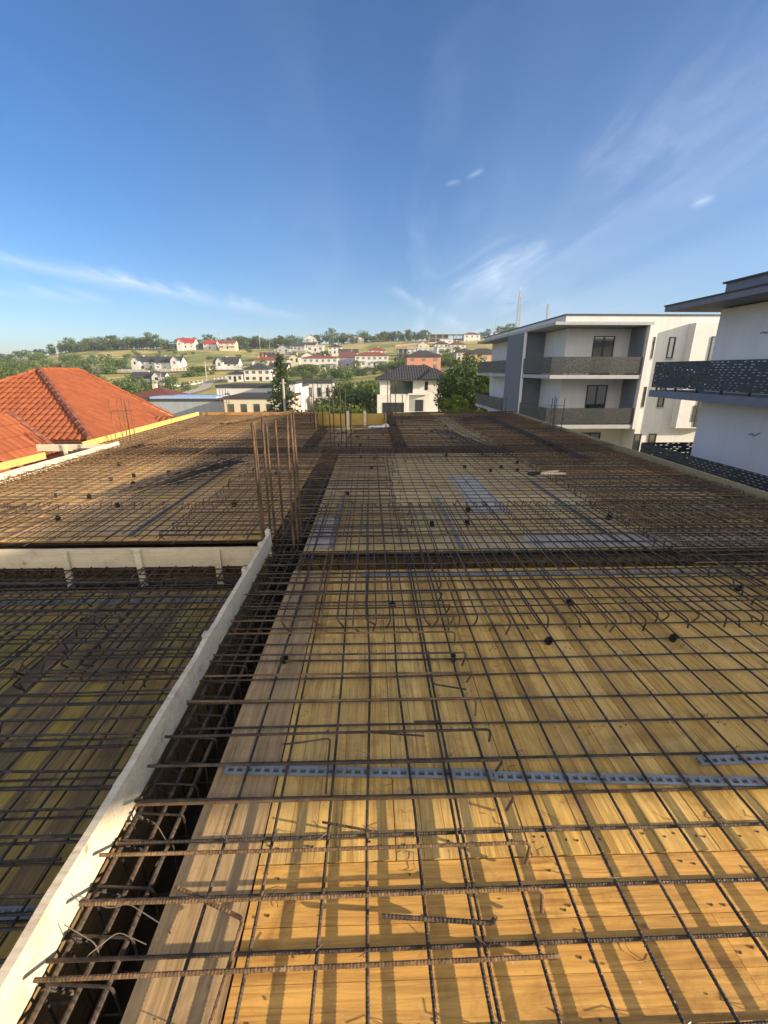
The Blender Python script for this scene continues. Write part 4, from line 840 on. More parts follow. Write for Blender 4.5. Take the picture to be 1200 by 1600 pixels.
HS = [
 ('white farmhouse with dark roof and carport, leftmost on the slope road', -130.2,270,2.4,13.4,9,3.8,6.6,'white_wall','far_dark','gx',2,3,dict(wing=(-5.5,-1,2,4.2,6.4,'y'))),
 ('white house with dark roof and triangular front gable beside the farmhouse', -114.4,266,2.4,14.7,9,3.4,6.5,'white_wall','far_dark','gx',2,4,dict(wing=(2.5,7,2,4.4,6.9,'y'))),
 ('tall white house with dark roof standing alone above the stone wall', -79.2,257,1.0,13.3,9,4.0,7.3,'white_wall','far_dark','gx',2,4,dict(wing=(-4.6,-.8,2.5,5,7.4,'y'))),
 ('long low white house with dark roof and white gable at its right end', -93.4,195,-3.9,13.8,8,2.4,4.6,'white_wall','far_dark','gx',1,4,dict(wing=(3.6,7.4,3,3.0,5.0,'y'))),
 ('small house with brown red hipped roof behind the big red roof', -39.0,82,-5.5,7.5,7,2.6,4.1,'cream_wall','tile_brown','hip',1,3,{}),
 ('white two storey house with dark hipped roof behind the industrial halls', -45.0,185,-2.7,10.4,9,4.6,6.9,'white_wall','far_dark','hip',2,4,{}),
 ('low white annex with dark roof left of the two storey house', -53.6,184,-2.8,5.8,7,2.9,4.1,'white_wall','far_dark','hip',1,3,dict(chimney=False)),
 ('cream terrace with red roof and balconies, leftmost of the three terraces', -52.4,247,2.3,17.5,10,4.4,6.1,'cream_wall','far_red','hip',2,7,dict(balcony=True)),
 ('white terrace with red roof and balconies, middle of the three terraces', -26.3,244,2.0,18.4,10,5.6,7.0,'white_wall','far_red','hip',2,6,dict(balcony=True)),
 ('white terrace with red roof and balconies, rightmost of the three terraces', .7,242,3.3,17.3,10,5.5,7.4,'white_wall','far_red','hip',2,6,dict(balcony=True)),
 ('small cream house with dark gable roof between two terraces', -43.2,266,5.9,5.8,7,2.7,4.4,'cream_wall','far_dark','gy',1,2,{}),
 ('white gabled house with dark roof right behind the middle terrace', -36.5,275,6.0,8,8,3.4,5.8,'white_wall','far_dark','gy',1,2,{}),
 ('dark roofed house with violet grey walls between two terraces', -12.5,254,2.7,9.0,8,5.6,8.6,'violet_wall','far_brown','gx',2,3,{}),
 ('white gabled house alone on the crest above the village', -54.7,436,25.7,11.1,9,3.8,6.9,'white_wall','far_dark','gy',2,2,{}),
 ('pale grey gabled house on the slope left of the flat roofed villa', -62.4,338,13.5,8.7,8,2.8,5.3,'grey_wall','far_dark','gy',1,2,{}),
 ('white flat roofed villa with a long window band on the slope', -38.8,332,14.1,11.2,8,3.6,4.2,'white_wall','white_wall','flat',1,3,dict(bigw=True)),
 ('grey house with dark roof behind the pale grey gabled house', -56.3,364,16.2,11.3,8,3.0,5.6,'grey_wall','far_dark','gx',1,4,{}),
 ('black and white gabled house on the ridge above the terraces', -13.3,436,25.2,14.5,9,4.2,6.8,'white_wall','far_dark','gy',2,5,dict(wing=(-3,2.5,3,4.5,7,'y'))),
 ('bright red roofed chalet, leftmost on the wooded ridge', -151.2,390,19.1,14.5,9,3.9,7.4,'white_wall','far_bright_red','gx',2,3,dict(wing=(-6,-1.5,2,4,6.5,'y'))),
 ('white house with bright red roof in the middle of the ridge', -131.6,390,18.1,10.4,8,3.9,6.9,'white_wall','far_bright_red','gx',2,3,{}),
 ('cream house with orange roof and dark balconies on the ridge', -115.4,384,17.9,12.8,8,4.4,6.6,'cream_wall','far_red','gx',2,3,dict(balcony=True)),
 ('modern white villa with glazed upper floor above the brick house', 32.4,276,8.6,9.5,8,5.3,6.0,'white_wall','white_wall','flat',2,3,dict(bigw=True)),
 ('modern grey and white cube villa right of the glazed villa', 42.2,266,7.3,8.8,8,6.6,7.2,'white_wall','grey_wall','flat',2,2,dict(bigw=True)),
 ('unrendered pink brick house with dark hipped roof behind the white house', 18.6,162,1.9,11.8,9,4.2,6.4,'brick_pink','far_dark','hip',2,3,dict(chimney=False)),
 ('tan brick house with dark hipped roof beside the balcony building', 41.0,166,1.5,12.5,9,5.6,7.7,'brick_tan','far_dark','hip',2,3,dict(chimney=False)),
 ('white and orange house at the right end of the crest', 83.0,384,22.4,13.2,9,6.8,8.7,'white_wall','far_brown','hip',2,3,{}),
 ('pale house glimpsed over the ridge trees near the masts', 112.0,400,27.5,11,9,4.5,6.6,'cream_wall','far_dark','hip',2,3,{}),
 ('white house with brown roof low on the slope right of the masts view', 56.0,300,12.5,10,8,4.6,6.8,'white_wall','far_brown','hip',2,3,{}),
 ('small white cube house under the crest concrete villa', 55.0,340,17.3,9,8,5.2,5.8,'white_wall','white_wall','flat',2,2,dict(bigw=True)),
 ('cream gabled house between the crest villa and glazed villa', 38.0,335,15.2,8,8,3.8,5.8,'cream_wall','far_dark','gy',1,2,{}),
 ('white house with dark roof right behind the left terrace', -55.0,262,4.6,8,8,3.6,5.6,'white_wall','far_dark','gx',1,3,{}),
 ('small white house with dark roof under the crest gabled house', -47.5,372,17.0,9,8,3.4,5.4,'white_wall','far_dark','gx',1,3,{}),
 ('grey roofed white house right of the window band villa', -24.0,318,12.2,9,8,4.2,6.2,'white_wall','far_dark','hip',2,3,{}),
 ('low white house half hidden below the middle terrace', -40.5,205,.2,8,7,2.8,4.4,'cream_wall','far_dark','gx',1,3,{}),
 ('white gabled house behind the tall white house by the field', -62.0,300,7.6,8,8,3.6,5.8,'white_wall','far_dark','gy',1,2,{}),
 ('cream house with red brown roof above the rightmost terrace', 4.0,285,8.6,11,8,4.4,6.3,'cream_wall','far_red','hip',2,4,{}),
 ('white house with long dark roof above the violet grey house', -14.0,296,8.8,12,8,3.2,5.4,'white_wall','far_dark','gx',1,4,{}),
 ('white flat villa between the concrete shell and the glazed villa', 26.5,300,11.2,6.5,8,4.2,4.8,'white_wall','grey_wall','flat',2,2,{}),
 ('white house with dark hipped roof uphill of the cube villa', 47.0,310,13.4,9,8,4.6,6.6,'white_wall','far_dark','hip',2,3,{}),
 ('cream house with dark roof between the tan brick house and the cube villa', 46.0,225,5.0,9,8,4.8,6.8,'cream_wall','far_dark','hip',2,3,{}),
 ('tiny white house among the ridge trees behind the orange roof', -103.5,420,22.5,8,7,3,5,'white_wall','far_dark','gy',1,2,{}),
]
for lab, X, Y, zb, w_, d, he, hr, wl, rf, kd, st, nw, ex in HS: house(lab, X, Y, zb, w_, d, he, hr, wl, rf, kd, st, nw, **ex)
# the near white villa
wv = empty('white_villa', 'white two storey villa with dark garage door and grey tiled roof beyond the slab', 'house', (8.2, 88, -7.2))
part('wall', MAT['white_wall'], wv, (-6.4, 6.6, 0, 10, -1, 7.2), (-7.0, -1.4, -2.0, -.005, -1, 4.4), (-1.399, 6.0, -1.2, -.005, -1, 1.2), (-1.0, 3.2, -1.0, -.006, 4.35, 4.6), (2.2, 2.5, -1.0, -.7, 1.2, 4.35), (-1.2, -.9, -1.0, -.7, 1.2, 4.35))
mb = MB(); tiles(mb, (-7.3, -.9, 7.2), (7.5, -.9, 7.2), (3.0, 5, 9.75), (-1.6, 5, 9.75), cw=.5, ch=.6, amp=.07, seg=4); tiles(mb, (7.5, -.9, 7.2), (7.5, 10.9, 7.2), (3.0, 5, 9.75), (3.0, 5, 9.75), cw=.5, ch=.6, amp=.07, seg=4)
tiles(mb, (-7.3, 10.9, 7.2), (-7.3, -.9, 7.2), (-1.6, 5, 9.75), (-1.6, 5, 9.75), cw=.5, ch=.6, amp=.07, seg=4); tiles(mb, (7.5, 10.9, 7.2), (-7.3, 10.9, 7.2), (-1.6, 5, 9.75), (3, 5, 9.75), cw=.5, ch=.6, amp=.07, seg=4)
tiles(mb, (1.2, -2.0, 7.22), (7.4, -2.0, 7.22), (4.3, 3.0, 9.35), (4.3, 3.0, 9.35), cw=.5, ch=.6, amp=.07, seg=4); mb.build('roof', MAT['tile_dark'], wv)
part('gutter', MAT['dark_cap'], wv, (-7.3, 7.5, -1.0, -.85, 7.05, 7.18)); part('garage_door', MAT['dark_frame'], wv, (-6.0, -1.9, -2.05, -1.99, -.5, 3.0)); part('door', MAT['dark_frame'], wv, (.4, 2.0, -.06, .01, .9, 3.4))
win(wv, -4.3, -.1, 4.5, 6.9, 0, mull=2); win(wv, 2.2, 2.8, 5.2, 6.8, 0, mull=0); win(wv, 5.0, 5.7, 5.2, 6.8, 0, mull=0); win(wv, 4.9, 5.7, 1.6, 3.7, 0, mull=0); win(wv, 3, 5, 4.5, 6.5, 6.6, face='X')
part('terrace', MAT['concrete'], wv, (2.3, 10.5, -2.2, -1.21, -1, .35))
# industrial halls
def hall(label, x, y, zb, w_, d, h, wall, roofm, nwin=0, par=.5, rz=0, name='industrial_hall', band=None):
    root = empty(name, label, 'hall', (x, y, zb), rz); part('wall', MAT[wall], root, (-w_/2, w_/2, 0, d, -2, h)); part('roof', MAT[roofm], root, (-w_/2-.15, w_/2+.15, -.15, d+.15, h+.003, h+par))
    for k in range(nwin):
        xm = -w_/2+w_*(k+.5)/nwin; part('window', MAT['glass'], root, (xm-.45, xm+.45, -.04, .02, h*.35, h*.8))
    return root
hw = hall('long blue grey metal hall with dark roof behind the red house', -30.6, 76, -6.2, 15.5, 16, 3.0, 'pale_metal', 'far_dark', 0, .3)
part('roof_sheet', MAT['blue_sheet'], hw, (-6.5, 4.5, 1.5, 9, 3.31, 3.6))
hall('cream flat roofed hall with black parapet left of the conifer', -17.0, 68, -6.0, 9.5, 12, 3.6, 'cream_wall', 'far_dark', 5, .35)
hall('black roofed hall with white wall edge just behind the cream hall', -20.5, 84, -6.0, 15, 12, 4.6, 'white_wall', 'far_dark', 4, .5)
hall('white hall with dark flat roof directly left of the conifer crown', -14.6, 78, -6.0, 3.6, 8, 5.4, 'white_wall', 'far_dark', 2, .45)
hall('white building with dark flat roof and four windows right of the conifer', -14.4, 118, -6.6, 9, 9, 5.0, 'white_wall', 'far_dark', 4, .9)
hall('lower white building joined left of the dark flat roofed one', -19.5, 112, -6.6, 7, 9, 3.6, 'white_wall', 'far_dark', 2, .5)
# unfinished structures
def frame(label, x, y, zb, w_, d, fl, fh, bays, mt='concrete', mw=None):
    root = empty('unfinished_house', label, 'house', (x, y, zb))
    for k in range(fl): part('slab', MAT[mt], root, (-w_/2-.4, w_/2+.4, -.4, d, k*fh+fh-.25, k*fh+fh))
    for k in range(fl):
        for i in range(bays+1):
            xx = -w_/2+w_*i/bays
            for yy in (0, d-.5): part('pillar', MAT[mw or mt], root, (xx-.25, xx+.25, yy, yy+.4, k*fh-(2 if k == 0 else 0), k*fh+fh-.251))
        part('inner_wall', MAT[mw or mt], root, (-w_/2, w_/2*.2, d*.5, d*.5+.2, k*fh-(2 if k == 0 else 0), k*fh+fh-.252))
    return root
frame('grey concrete shell of a house with open floors above the right terrace', 21.0, 280, 7.7, 8.8, 8, 2, 3.1, 3)
frame('pink brick shell with open window holes behind the left terrace', -62.7, 292, 9.0, 13.4, 8, 1, 3.3, 5, mw='brick_pink')
frame('wide unfinished concrete villa on the crest left of the masts', 62.6, 390, 22.6, 28, 12, 2, 3.6, 5)
# terracotta retaining walls and fences on the slopes
def fence(label, p0, p1, n, h, name='fence', m='white_wall', base=True, wd=.35, solid=False):
    root = empty(name, label, 'fence', (*p0, 0))
    base_b = MB(); rails = MB()
    for i in range(n+1):
        t = i/n; x, y = p0[0]+(p1[0]-p0[0])*t, p0[1]+(p1[1]-p0[1])*t; z = H(x, y); mb = MB(); mb.box(x-p0[0]-wd/2, x-p0[0]+wd/2, y-p0[1]-wd/2, y-p0[1]+wd/2, z-1, z+h)
        mb.build('post', MAT[m], root)
        if i < n:
            x2, y2 = p0[0]+(p1[0]-p0[0])*(i+1)/n, p0[1]+(p1[1]-p0[1])*(i+1)/n; z2 = H(x2, y2)
            hh = h*.45 if not solid else h*.92
            base_b.add([(x-p0[0], y-p0[1]-.1, z-1.5), (x2-p0[0], y2-p0[1]-.1, z2-1.5), (x2-p0[0], y2-p0[1]+.1, z2-1.5), (x-p0[0], y-p0[1]+.1, z-1.5), (x-p0[0], y-p0[1]-.1, z+hh), (x2-p0[0], y2-p0[1]-.1, z2+hh), (x2-p0[0], y2-p0[1]+.1, z2+hh), (x-p0[0], y-p0[1]+.1, z+hh)], [(3,2,1,0),(4,5,6,7),(0,1,5,4),(1,2,6,5),(2,3,7,6),(3,0,4,7)])
    base_b.build('low_wall', MAT[m], root)
fence('long white post fence below the tall white house', (-104, 246), (-63, 250), 24, 1.9)
fence('white wall along the road under the farmhouse', (-140, 258), (-106, 252), 8, 1.1, solid=True)
fence('white garden fence beside the long low house', (-78, 182), (-62, 205), 14, 1.6)
fence('pale curving fence in front of the two farmhouses', (-152, 262), (-138, 252), 12, 2.0, m='concrete')
fence('white garden fence in front of the middle terrace', (-37, 238), (-16, 239), 10, 1.5)
fence('pale fence in front of the left terrace', (-64, 238), (-44, 240), 10, 1.5)
fence('thin dark mesh fence left of the white villa', (-3, 84), (1.5, 92), 8, 1.6, m='dark_frame', wd=.08)
fence('grey retaining wall on the slope behind the brick house', (24, 170), (60, 178), 8, 1.6, m='concrete', solid=True)
fence('long tan retaining wall on the crest below the concrete villa', (20, 372), (66, 372), 8, 1.8, m='brick_tan', solid=True)
# poles and masts
def pole(label, x, y, h, r=.12, m='concrete', z=None, arm=False):
    z = H(x, y) if z is None else z; root = empty('utility_pole', label, 'pole', (x, y, z)); mb = MB(); mb.tube([(0,0,-1), (0,0,h*.5), (0,0,h)], r, 7); mb.build('shaft', MAT[m], root)
    mb = MB(); mb.obox((0, 0, h-.4), (.7 if arm else .3, 0, 0), (0, .05, 0), (0, 0, .06)); mb.build('crossarm', MAT[m], root)
pole('pale concrete utility pole in front of the conifer', -8.9, 47, 6.3, .12)
pole('pale utility pole above the long low white house', -66.8, 190, 9, .2)
pole('pale utility pole beside the long low house garden', -74, 165, 6, .15)
pole('utility pole on the ridge left of the middle of the skyline', -126, 400, 13, .3, arm=True); pole('utility pole on the ridge near the masts', 106, 400, 15, .3, arm=True); pole('thin utility pole on the far left skyline', -262, 400, 12, .3, arm=True); pole('utility pole right of the orange roofed ridge house', -93, 400, 14, .3, arm=True); pole('tall utility pole second right of the orange roofed house', -85, 400, 15, .3, arm=True)
def lattice(label, x, y, zb, zt, wb, wt):
    root = empty('lattice_mast', label, 'mast', (x, y, zb)); h = zt-zb; mb = MB(); br = MB(); n = 14
    def c(k, i): s = (wb+(wt-wb)*k/n)/2; dx, dy = ((-1,-1),(1,-1),(1,1),(-1,1))[i % 4]; return (dx*s, dy*s, h*k/n)
    for i in range(4): mb.tube([c(0, i), c(n, i)], .16, 4)
    for k in range(n):
        for i in range(4): br.tube([c(k, i), c(k+1, i+1)], .1, 3); br.tube([c(k+1, i), c(k+1, i+1)], .08, 3)
    mb.build('leg_frame', MAT['concrete'], root); br.build('bracing', MAT['concrete'], root); a = MB(); a.tube([(0,0,h), (0,0,h+3)], .12, 4); a.box(-1, 1, -.3, .3, h*.88, h*.97); a.build('antenna', MAT['white_wall'], root)
lattice('tall lattice radio mast rising behind the balcony building roof', 134, 430, 30, 68.5, 3.4, 1.5)
lattice('shorter thin lattice mast right of the tall mast', 160, 430, 30, 58, 1.6, 1.0)

# ------------------------------------------------------------------ vegetation
def leafmat(name, c1, c2, c3):
    m = bpy.data.materials.new(name); m.use_nodes = True; nt = m.node_tree; b = nt.nodes['Principled BSDF']; b.inputs['Roughness'].default_value = .7; b.inputs['Specular IOR Level'].default_value = .15
    at = N(nt, 'ShaderNodeAttribute', attribute_name='var'); oi = N(nt, 'ShaderNodeObjectInfo')
    f = M_(nt, 'FRACT', M_(nt, 'ADD', at.outputs['Fac'], M_(nt, 'MULTIPLY', oi.outputs['Random'], .0)))
    c = ramp(nt, f, [(0, c1), (.55, c2), (1, c3)]); hs = N(nt, 'ShaderNodeHueSaturation'); L(nt, c, hs.inputs['Color']); L(nt, M_(nt, 'MULTIPLY_ADD', oi.outputs['Random'], .5, .75), hs.inputs['Value'])
    L(nt, hs.outputs[0], b.inputs['Base Color']); tr = N(nt, 'ShaderNodeBsdfTranslucent'); L(nt, hs.outputs[0], tr.inputs[0]); mx = N(nt, 'ShaderNodeMixShader', inp={0: .25}); L(nt, b.outputs[0], mx.inputs[1]); L(nt, tr.outputs[0], mx.inputs[2]); L(nt, mx.outputs[0], nt.nodes['Material Output'].inputs[0]); MAT[name] = m
leafmat('leaf', (.045, .08, .025), (.085, .135, .04), (.14, .19, .06)); leafmat('leaf_bright', (.06, .10, .02), (.13, .19, .035), (.22, .28, .06)); leafmat('needle', (.03, .055, .025), (.055, .09, .035), (.10, .14, .05))
mat('bark', (.05, .04, .03), .9, (.09, .07, .05), scale=6)
def leaf(mb, p, s, r):
    d = Vector((r.gauss(0,1), r.gauss(0,1), r.gauss(0,1)*.8)).normalized(); e = d.orthogonal().normalized(); f = d.cross(e); a = r.uniform(0, 6.3); e, f = e*math.cos(a)+f*math.sin(a), f*math.cos(a)-e*math.sin(a)
    mb.add([p-e*s, p-f*s*.6, p+e*s, p+f*s*.6], [(0,1,2,3)])
def crown(h, wr, nl, ls, seed, zc=.62, fill=.55, nclump=18):
    r = random.Random(seed); mb = MB(); cl = []
    for i in range(nclump):
        d = Vector((r.gauss(0,1), r.gauss(0,1), r.gauss(0,1))).normalized(); q = r.uniform(.35, 1)**.6
        cl.append((Vector((d.x*wr*q*.75, d.y*wr*q*.75, h*zc+d.z*h*min(zc, 1-zc)*q*.86)), r.uniform(.28, .5)*wr, r.random()))
    for i in range(nl):
        c, rad, tone = r.choice(cl); d = Vector((r.gauss(0,1), r.gauss(0,1), r.gauss(0,1))).normalized()*rad*(r.random()**.33)
        mb.var = min(1, max(0, tone*.6+r.random()*.4)); leaf(mb, c+Vector((d.x, d.y, d.z*.8)), ls*r.uniform(.6, 1.4), r)
    return mb, cl
def trunk(h, cl, r0=.03, zc=.6):
    mb = MB(); mb.tube([(0,0,-.5), (.01*h,0,h*.2), (-.01*h,.01*h,h*.45), (0,0,h*zc)], r0*h, 6)
    for c, rad, t in cl[:7]: mb.tube([(0,0,h*.3), tuple(c*.5+Vector((0,0,h*.2))), tuple(c)], r0*h*.35, 4)
    return mb
PROT = {}
for i in range(5):
    hh = 1.0; mb, cl = crown(1.0, (.42, .5, .36, .55, .3)[i], 620, .042, 100+i, nclump=(14, 18, 12, 20, 10)[i], zc=(.5, .5, .52, .48, .52)[i])
    c = mb.build('crown', MAT['leaf']); t_ = trunk(1.0, cl, .02).build('trunk', MAT['bark']); PROT[i] = (c.data, t_.data)
    bpy.data.objects.remove(c); bpy.data.objects.remove(t_)
mb, cl = crown(.8, .6, 500, .055, 200, zc=.4, nclump=14); c = mb.build('crown', MAT['leaf']); PROT['bush'] = (c.data, None); bpy.data.objects.remove(c)
mb, cl = crown(.8, .6, 500, .055, 201, zc=.4, nclump=14); c = mb.build('crown', MAT['leaf_bright']); PROT['bushb'] = (c.data, None); bpy.data.objects.remove(c)
def plant(kind, x, y, h, label, group, name='tree', cat='tree', wf=1.0, z=None):
    if group: label = {0:'rounded',1:'broad',2:'narrow',3:'spreading',4:'slender upright','bush':'low dark','bushb':'low pale'}[kind]+' '+re.sub('^(tree|dark green tree|bushy tree|leafy tree|small garden tree|garden tree|dark tree|round tree|taller round tree|leafy bush|bush) ', lambda m: ('bush ' if kind in ('bush', 'bushb') else 'tree '), label)
    cd, td = PROT[kind]; z = H(x, y)-.15 if z is None else z
    root = empty(name, label, cat, (x, y, z), rnd.uniform(0, 6.3), group)
    for nm, dd in (('crown', cd), ('trunk', td)):
        if dd is None: continue
        o = bpy.data.objects.new(nm, dd); col.objects.link(o); o.parent = root; o.scale = (h*wf, h*wf, h)
    return root
def U(px): return (px-580)*.952/690
# skyline rows
sky_rows = [(2,60,9,452,8,13,'dark green tree in the far left skyline clump','trees on the far left skyline'),(62,120,8,452,7,12,'tree on the bare crest above the red roof','trees on the left crest'),
 (118,260,40,440,10,19,'dark green tree in the wood left of the red roofed chalets','wood along the left ridge'),(262,345,18,425,8,14,'tree among the red roofed ridge houses','trees among the ridge houses'),
 (345,470,34,420,9,15,'dark tree in the row left of the crest house','trees left of the crest house'),(492,540,6,450,11,17,'round tree between the two crest houses','trees between the crest houses'),
 (535,668,34,452,8,15,'dark tree in the row behind the long crest meadow','tree row behind the crest meadow'),(752,815,9,420,8,14,'tree on the crest near the radio masts','trees near the masts')]
for a, b, n, Y, h0, h1, lab, gp in sky_rows:
    for k in range(n):
        px = a+(b-a)*(k+.5)/n+rnd.uniform(-3, 3); y = Y+rnd.uniform(-22, 6); plant(rnd.randrange(5), U(px)*y, y, rnd.uniform(h0, h1)*.72, lab, gp, wf=rnd.uniform(1.0, 1.6), z=None)
for px, h in ((100,10),(153,13),(245,14),(333,13),(521,14),(640,12),(795,13),(570,13)): y = 448; plant(rnd.choice((0,1,3)), U(px)*y, y, h, 'taller round tree standing out of the skyline row', 'taller skyline trees', wf=1.1)
# hillside scatter: (px range, Y range, count, heights)
sc = [(-20,130,230,400,46,5,9,'bushy tree on the overgrown far left slope','trees on the far left slope'),(-20,70,110,230,26,5,9,'tree in the green hollow behind the red roof','trees in the left hollow'),(120,205,230,330,22,5,8,'tree in the belt left of the farmhouses','tree belt by the farmhouses'),
 (150,215,110,190,16,4,7,'leafy tree between the red roof and the long low house','trees by the long low house'),(205,300,150,240,14,3,5.5,'small garden tree near the long low white house','garden trees by the low house'),(290,345,215,240,8,3,6,'garden tree below the tall white house','garden trees by the tall white house'),
 (400,470,200,232,12,4,6.5,'tree in the gardens below the left terrace','trees below the left terrace'),(460,560,170,232,24,3.5,6,'tree on the green slope below the middle terrace','trees below the middle terrace'),(615,650,190,240,12,5,8,'tree right of the rightmost terrace','trees by the right terrace'),
 (690,735,190,270,12,5,8,'tree on the slope below the cube villas','trees below the cube villas'),(560,620,200,235,8,3,5,'bush on the field edge below the right terrace','bushes below the right terrace'),(440,530,280,330,10,4,7,'tree among the houses under the crest','trees among the upper houses'),(200,400,300,395,22,2.5,4.5,'tree at the upper edge of the golden field','trees on the golden field')]
for a, b, y0, y1, n, h0, h1, lab, gp in sc:
    for k in range(n):
        px = rnd.uniform(a, b); y = rnd.uniform(y0, y1); kd = rnd.choice((0, 1, 3, 3, 'bush', 'bush', 'bushb')); x = U(px)*y
        if any(abs(x-q[1]) < q[4]*.6 and 0 < q[2]-y+8 < 22 for q in HS): continue
        plant(kd, x, y, rnd.uniform(h0, h1), lab, gp, wf=rnd.uniform(.9, 1.4))
# near valley bushes
nb = [(515,98,6),(528,92,5),(540,100,7),(552,96,6.5),(566,104,8),(578,108,8.5),(586,112,7),(545,112,6),(560,120,7),(505,90,4.5),(572,96,5),(590,120,8),(535,125,6)]
for px, y, h in nb: plant(rnd.choice(('bush', 'bushb', 3, 1)), U(px)*y, y, h, 'leafy bush in the thicket left of the white villa', 'thicket left of the villa', name='bush', cat='bush', wf=1.15)
for px, y, h, l in ((532,70,4.6,'bright sunlit bush just beyond the upstand box'),(548,78,5,'round yellow green bush left of the villa garage'),(418,56,4.2,'dark shrub at the left foot of the conifer'),(470,56,4.4,'feathery bush at the right foot of the conifer'),(492,60,3.4,'low bush behind the column bars right of the conifer')): plant('bushb' if 'bright' in l or 'yellow' in l or 'feath' in l else 'bush', U(px)*y, y, h, l, None, name='bush', cat='bush')
# big leafy tree
def bigtree(label, x, y, h, wr, seed, m='leaf', nl=9000, ls=.16, zc=.6, nclump=34):
    z = H(x, y); root = empty('broadleaf_tree', label, 'tree', (x, y, z)); mb, cl = crown(h, wr, nl, ls, seed, zc=zc, nclump=nclump); mb.build('crown', MAT[m], root); trunk(h, cl, .018).build('trunk', MAT['bark'], root)
bigtree('large dense broadleaf tree right of the white villa', 13.2, 62, 9.4, 4.9, 5, nl=18000, ls=.17, zc=.58, nclump=40)
bigtree('smaller yellow green tree in front of the large broadleaf tree', 11.2, 58, 5.0, 2.0, 9, m='leaf_bright', nl=4500, ls=.13)
bigtree('slender sunlit tree close to the left side of the balcony building', 14.6, 56, 7.6, 1.6, 12, m='leaf_bright', nl=5000, ls=.13)
# thin bare branched tree in front of villa
mb = MB(); r = random.Random(3)
def br(p, d, ln, rad, dep):
    q = p+d*ln; mb.tube([tuple(p), tuple(q)], rad, 4)
    if dep:
        for _ in range(3): br(q, (d+Vector((r.gauss(0,.45), r.gauss(0,.45), r.gauss(.1,.3)))).normalized(), ln*.68, rad*.62, dep-1)
br(Vector((0,0,0)), Vector((0,0,1)), 2.6, .07, 5); o = mb.build('bare_tree', MAT['bark']); o.location = (9.6, 64, H(9.6, 64)); tag(o, 'thin bare branched tree in front of the right half of the villa', 'tree')
# conifer
x, y = -10.4, 54; h = 9.2; z = H(x, y); root = empty('conifer_tree', 'tall dark conifer rising behind the far edge left of centre', 'tree', (x, y, z)); r = random.Random(21); mb = MB()
for k in range(150):
    t = (k/150)**.9; zz = h*(.06+.93*t); L_ = 3.0*(1-t)**.75+.2; a = k*2.4+r.uniform(-.3, .3); L_ *= r.uniform(.5, 1.12); n = int(26+60*(1-t))
    for j in range(n):
        s = r.random()**.7*L_; w2 = .28*(1-s/(L_+.01))+.1; off = r.gauss(0, w2)
        mb.var = min(1, max(0, .2+.6*s/L_*r.random()+.2*r.random())); p = Vector((math.cos(a)*s-math.sin(a)*off, math.sin(a)*s+math.cos(a)*off, zz-.32*s+r.gauss(0, .09))); leaf(mb, p, .11*r.uniform(.6, 1.3), r)
mb.build('crown', MAT['needle'], root); mb = MB(); mb.tube([(0,0,-.5), (0,0,h*.5), (0,0,h)], .13, 6); mb.build('trunk', MAT['bark'], root)
# roads on the hillside
def road(name, pts, wd, m):
    mb = MB(); P = [Vector(p) for p in pts]; Q = []
    for a, b in zip(P[:-1], P[1:]):
        n = max(1, int((b-a).length/5)); Q += [a.lerp(b, i/n) for i in range(n)]
    Q.append(P[-1]); vs = []
    for i, p in enumerate(Q):
        t = (Q[min(i+1, len(Q)-1)]-Q[max(0, i-1)]).normalized(); n = Vector((-t.y, t.x)); 
        for s in (-1, 1): q = p+n*wd/2*s; vs.append((q.x, q.y, H(q.x, q.y)+.75))
    for i in range(len(Q)-1): mb.add([vs[2*i], vs[2*i+1], vs[2*i+3], vs[2*i+2]], [(0,1,2,3)])
    o = mb.build(name, m); o['kind'] = 'structure'
mat('road_dust', (.34, .31, .26), .95, (.42, .39, .33), scale=.5)
road('road', [(-58, 128), (-60, 165), (-66, 190), (-62, 215), (-50, 232)], 4.5, MAT['road_dust'])
road('road', [(-150, 250), (-110, 246), (-80, 244), (-56, 236), (-30, 232), (8, 234)], 4.5, MAT['road_dust'])
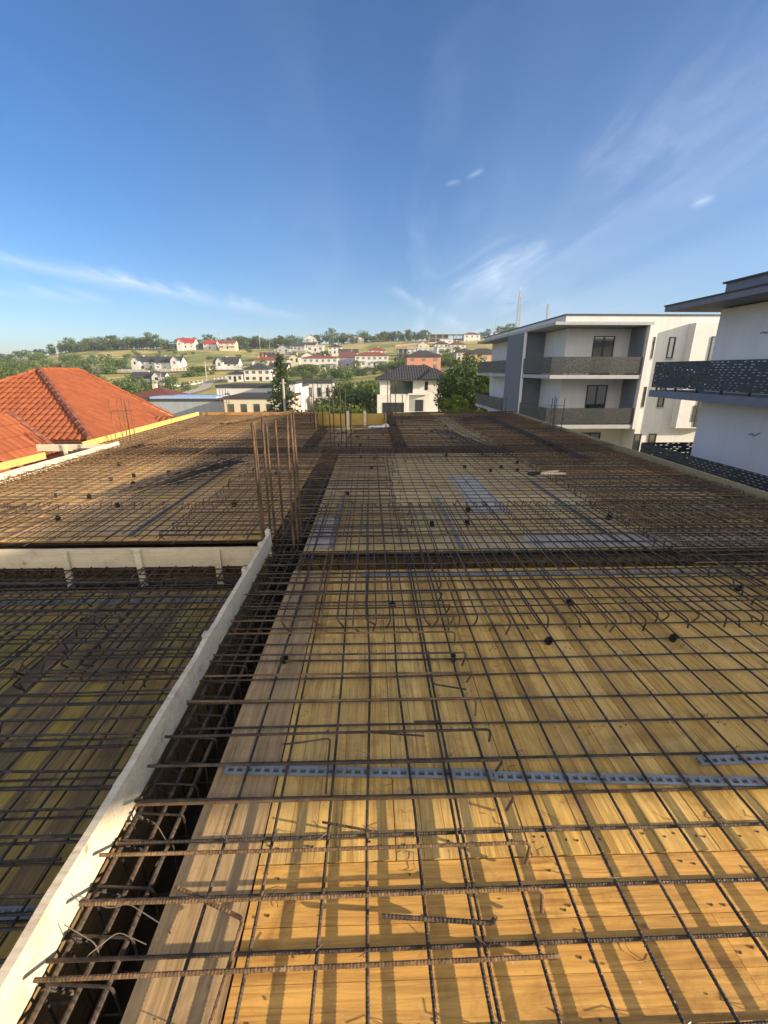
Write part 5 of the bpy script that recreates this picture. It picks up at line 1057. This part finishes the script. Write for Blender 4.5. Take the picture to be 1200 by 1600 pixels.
# ordinal words for small sets that differ only in place
ORD = ['leftmost', 'second from left', 'third from left', 'fourth from left', 'fifth from left', 'sixth from left', 'seventh from left', 'eighth from left', 'ninth from left', 'tenth from left', 'eleventh from left', 'twelfth from left', 'thirteenth from left', 'fourteenth from left', 'fifteenth from left', 'sixteenth from left']
byl = {}
for o in col.objects:
    if o.parent is None and o.get('group') and o.get('category') in ('tree', 'bush', 'spacer'): byl.setdefault(o['label'], []).append(o)
for lab, os_ in byl.items():
    if 1 < len(os_) <= 16:
        for i, o in enumerate(sorted(os_, key=lambda q: q.location.x/q.location.y)): o['label'] = lab+', '+ORD[i]
# air: the far slopes fade slightly to pale blue
hz = MB(); hz.box(-5400, 5400, -5400, 5400, -60, 80)
hm = bpy.data.materials.new('haze'); hm.use_nodes = True; hn = hm.node_tree; hn.nodes.clear()
pv = N(hn, 'ShaderNodeVolumePrincipled'); pv.inputs['Color'].default_value = (.80, .88, 1.0, 1); pv.inputs['Density'].default_value = .0003; pv.inputs['Anisotropy'].default_value = .2
ou = N(hn, 'ShaderNodeOutputMaterial'); L(hn, pv.outputs[0], ou.inputs['Volume'])
ho = hz.build('haze', hm); ho['kind'] = 'stuff'
cr = MB()
for _ in range(130):
    x, y = rnd.uniform(-.65, 2.4), rnd.uniform(.45, 3.4); a = rnd.uniform(0, 3.1); l_ = rnd.uniform(.0015, .005); w_ = rnd.uniform(.0008, .0018)
    cr.obox((x, y, .0025), (math.cos(a)*l_, math.sin(a)*l_, 0), (-math.sin(a)*w_, math.cos(a)*w_, 0), (0, 0, .0013))
tag(cr.build('wood_chips', MAT['board_grey']), 'scattered wood chips and sawdust on the near boards', 'debris', kind='stuff')
cw = MB()
for _ in range(38):
    x, y = rnd.uniform(-.6, 1.8), rnd.uniform(.5, 3.2); a = rnd.uniform(0, 6.3); r_ = rnd.uniform(.015, .05); p = [(x+r_*math.cos(a+t*.9)*(1+.5*math.sin(t*2)), y+r_*math.sin(a+t*.9), .003+.002*abs(math.sin(t))) for t in [q*.7 for q in range(rnd.randint(3, 8))]]
    cw.tube(p, .0009, 4)
tag(cw.build('wire_offcuts', MAT['rust_grey']), 'curled offcuts of tie wire lying on the near boards', 'debris', kind='stuff')
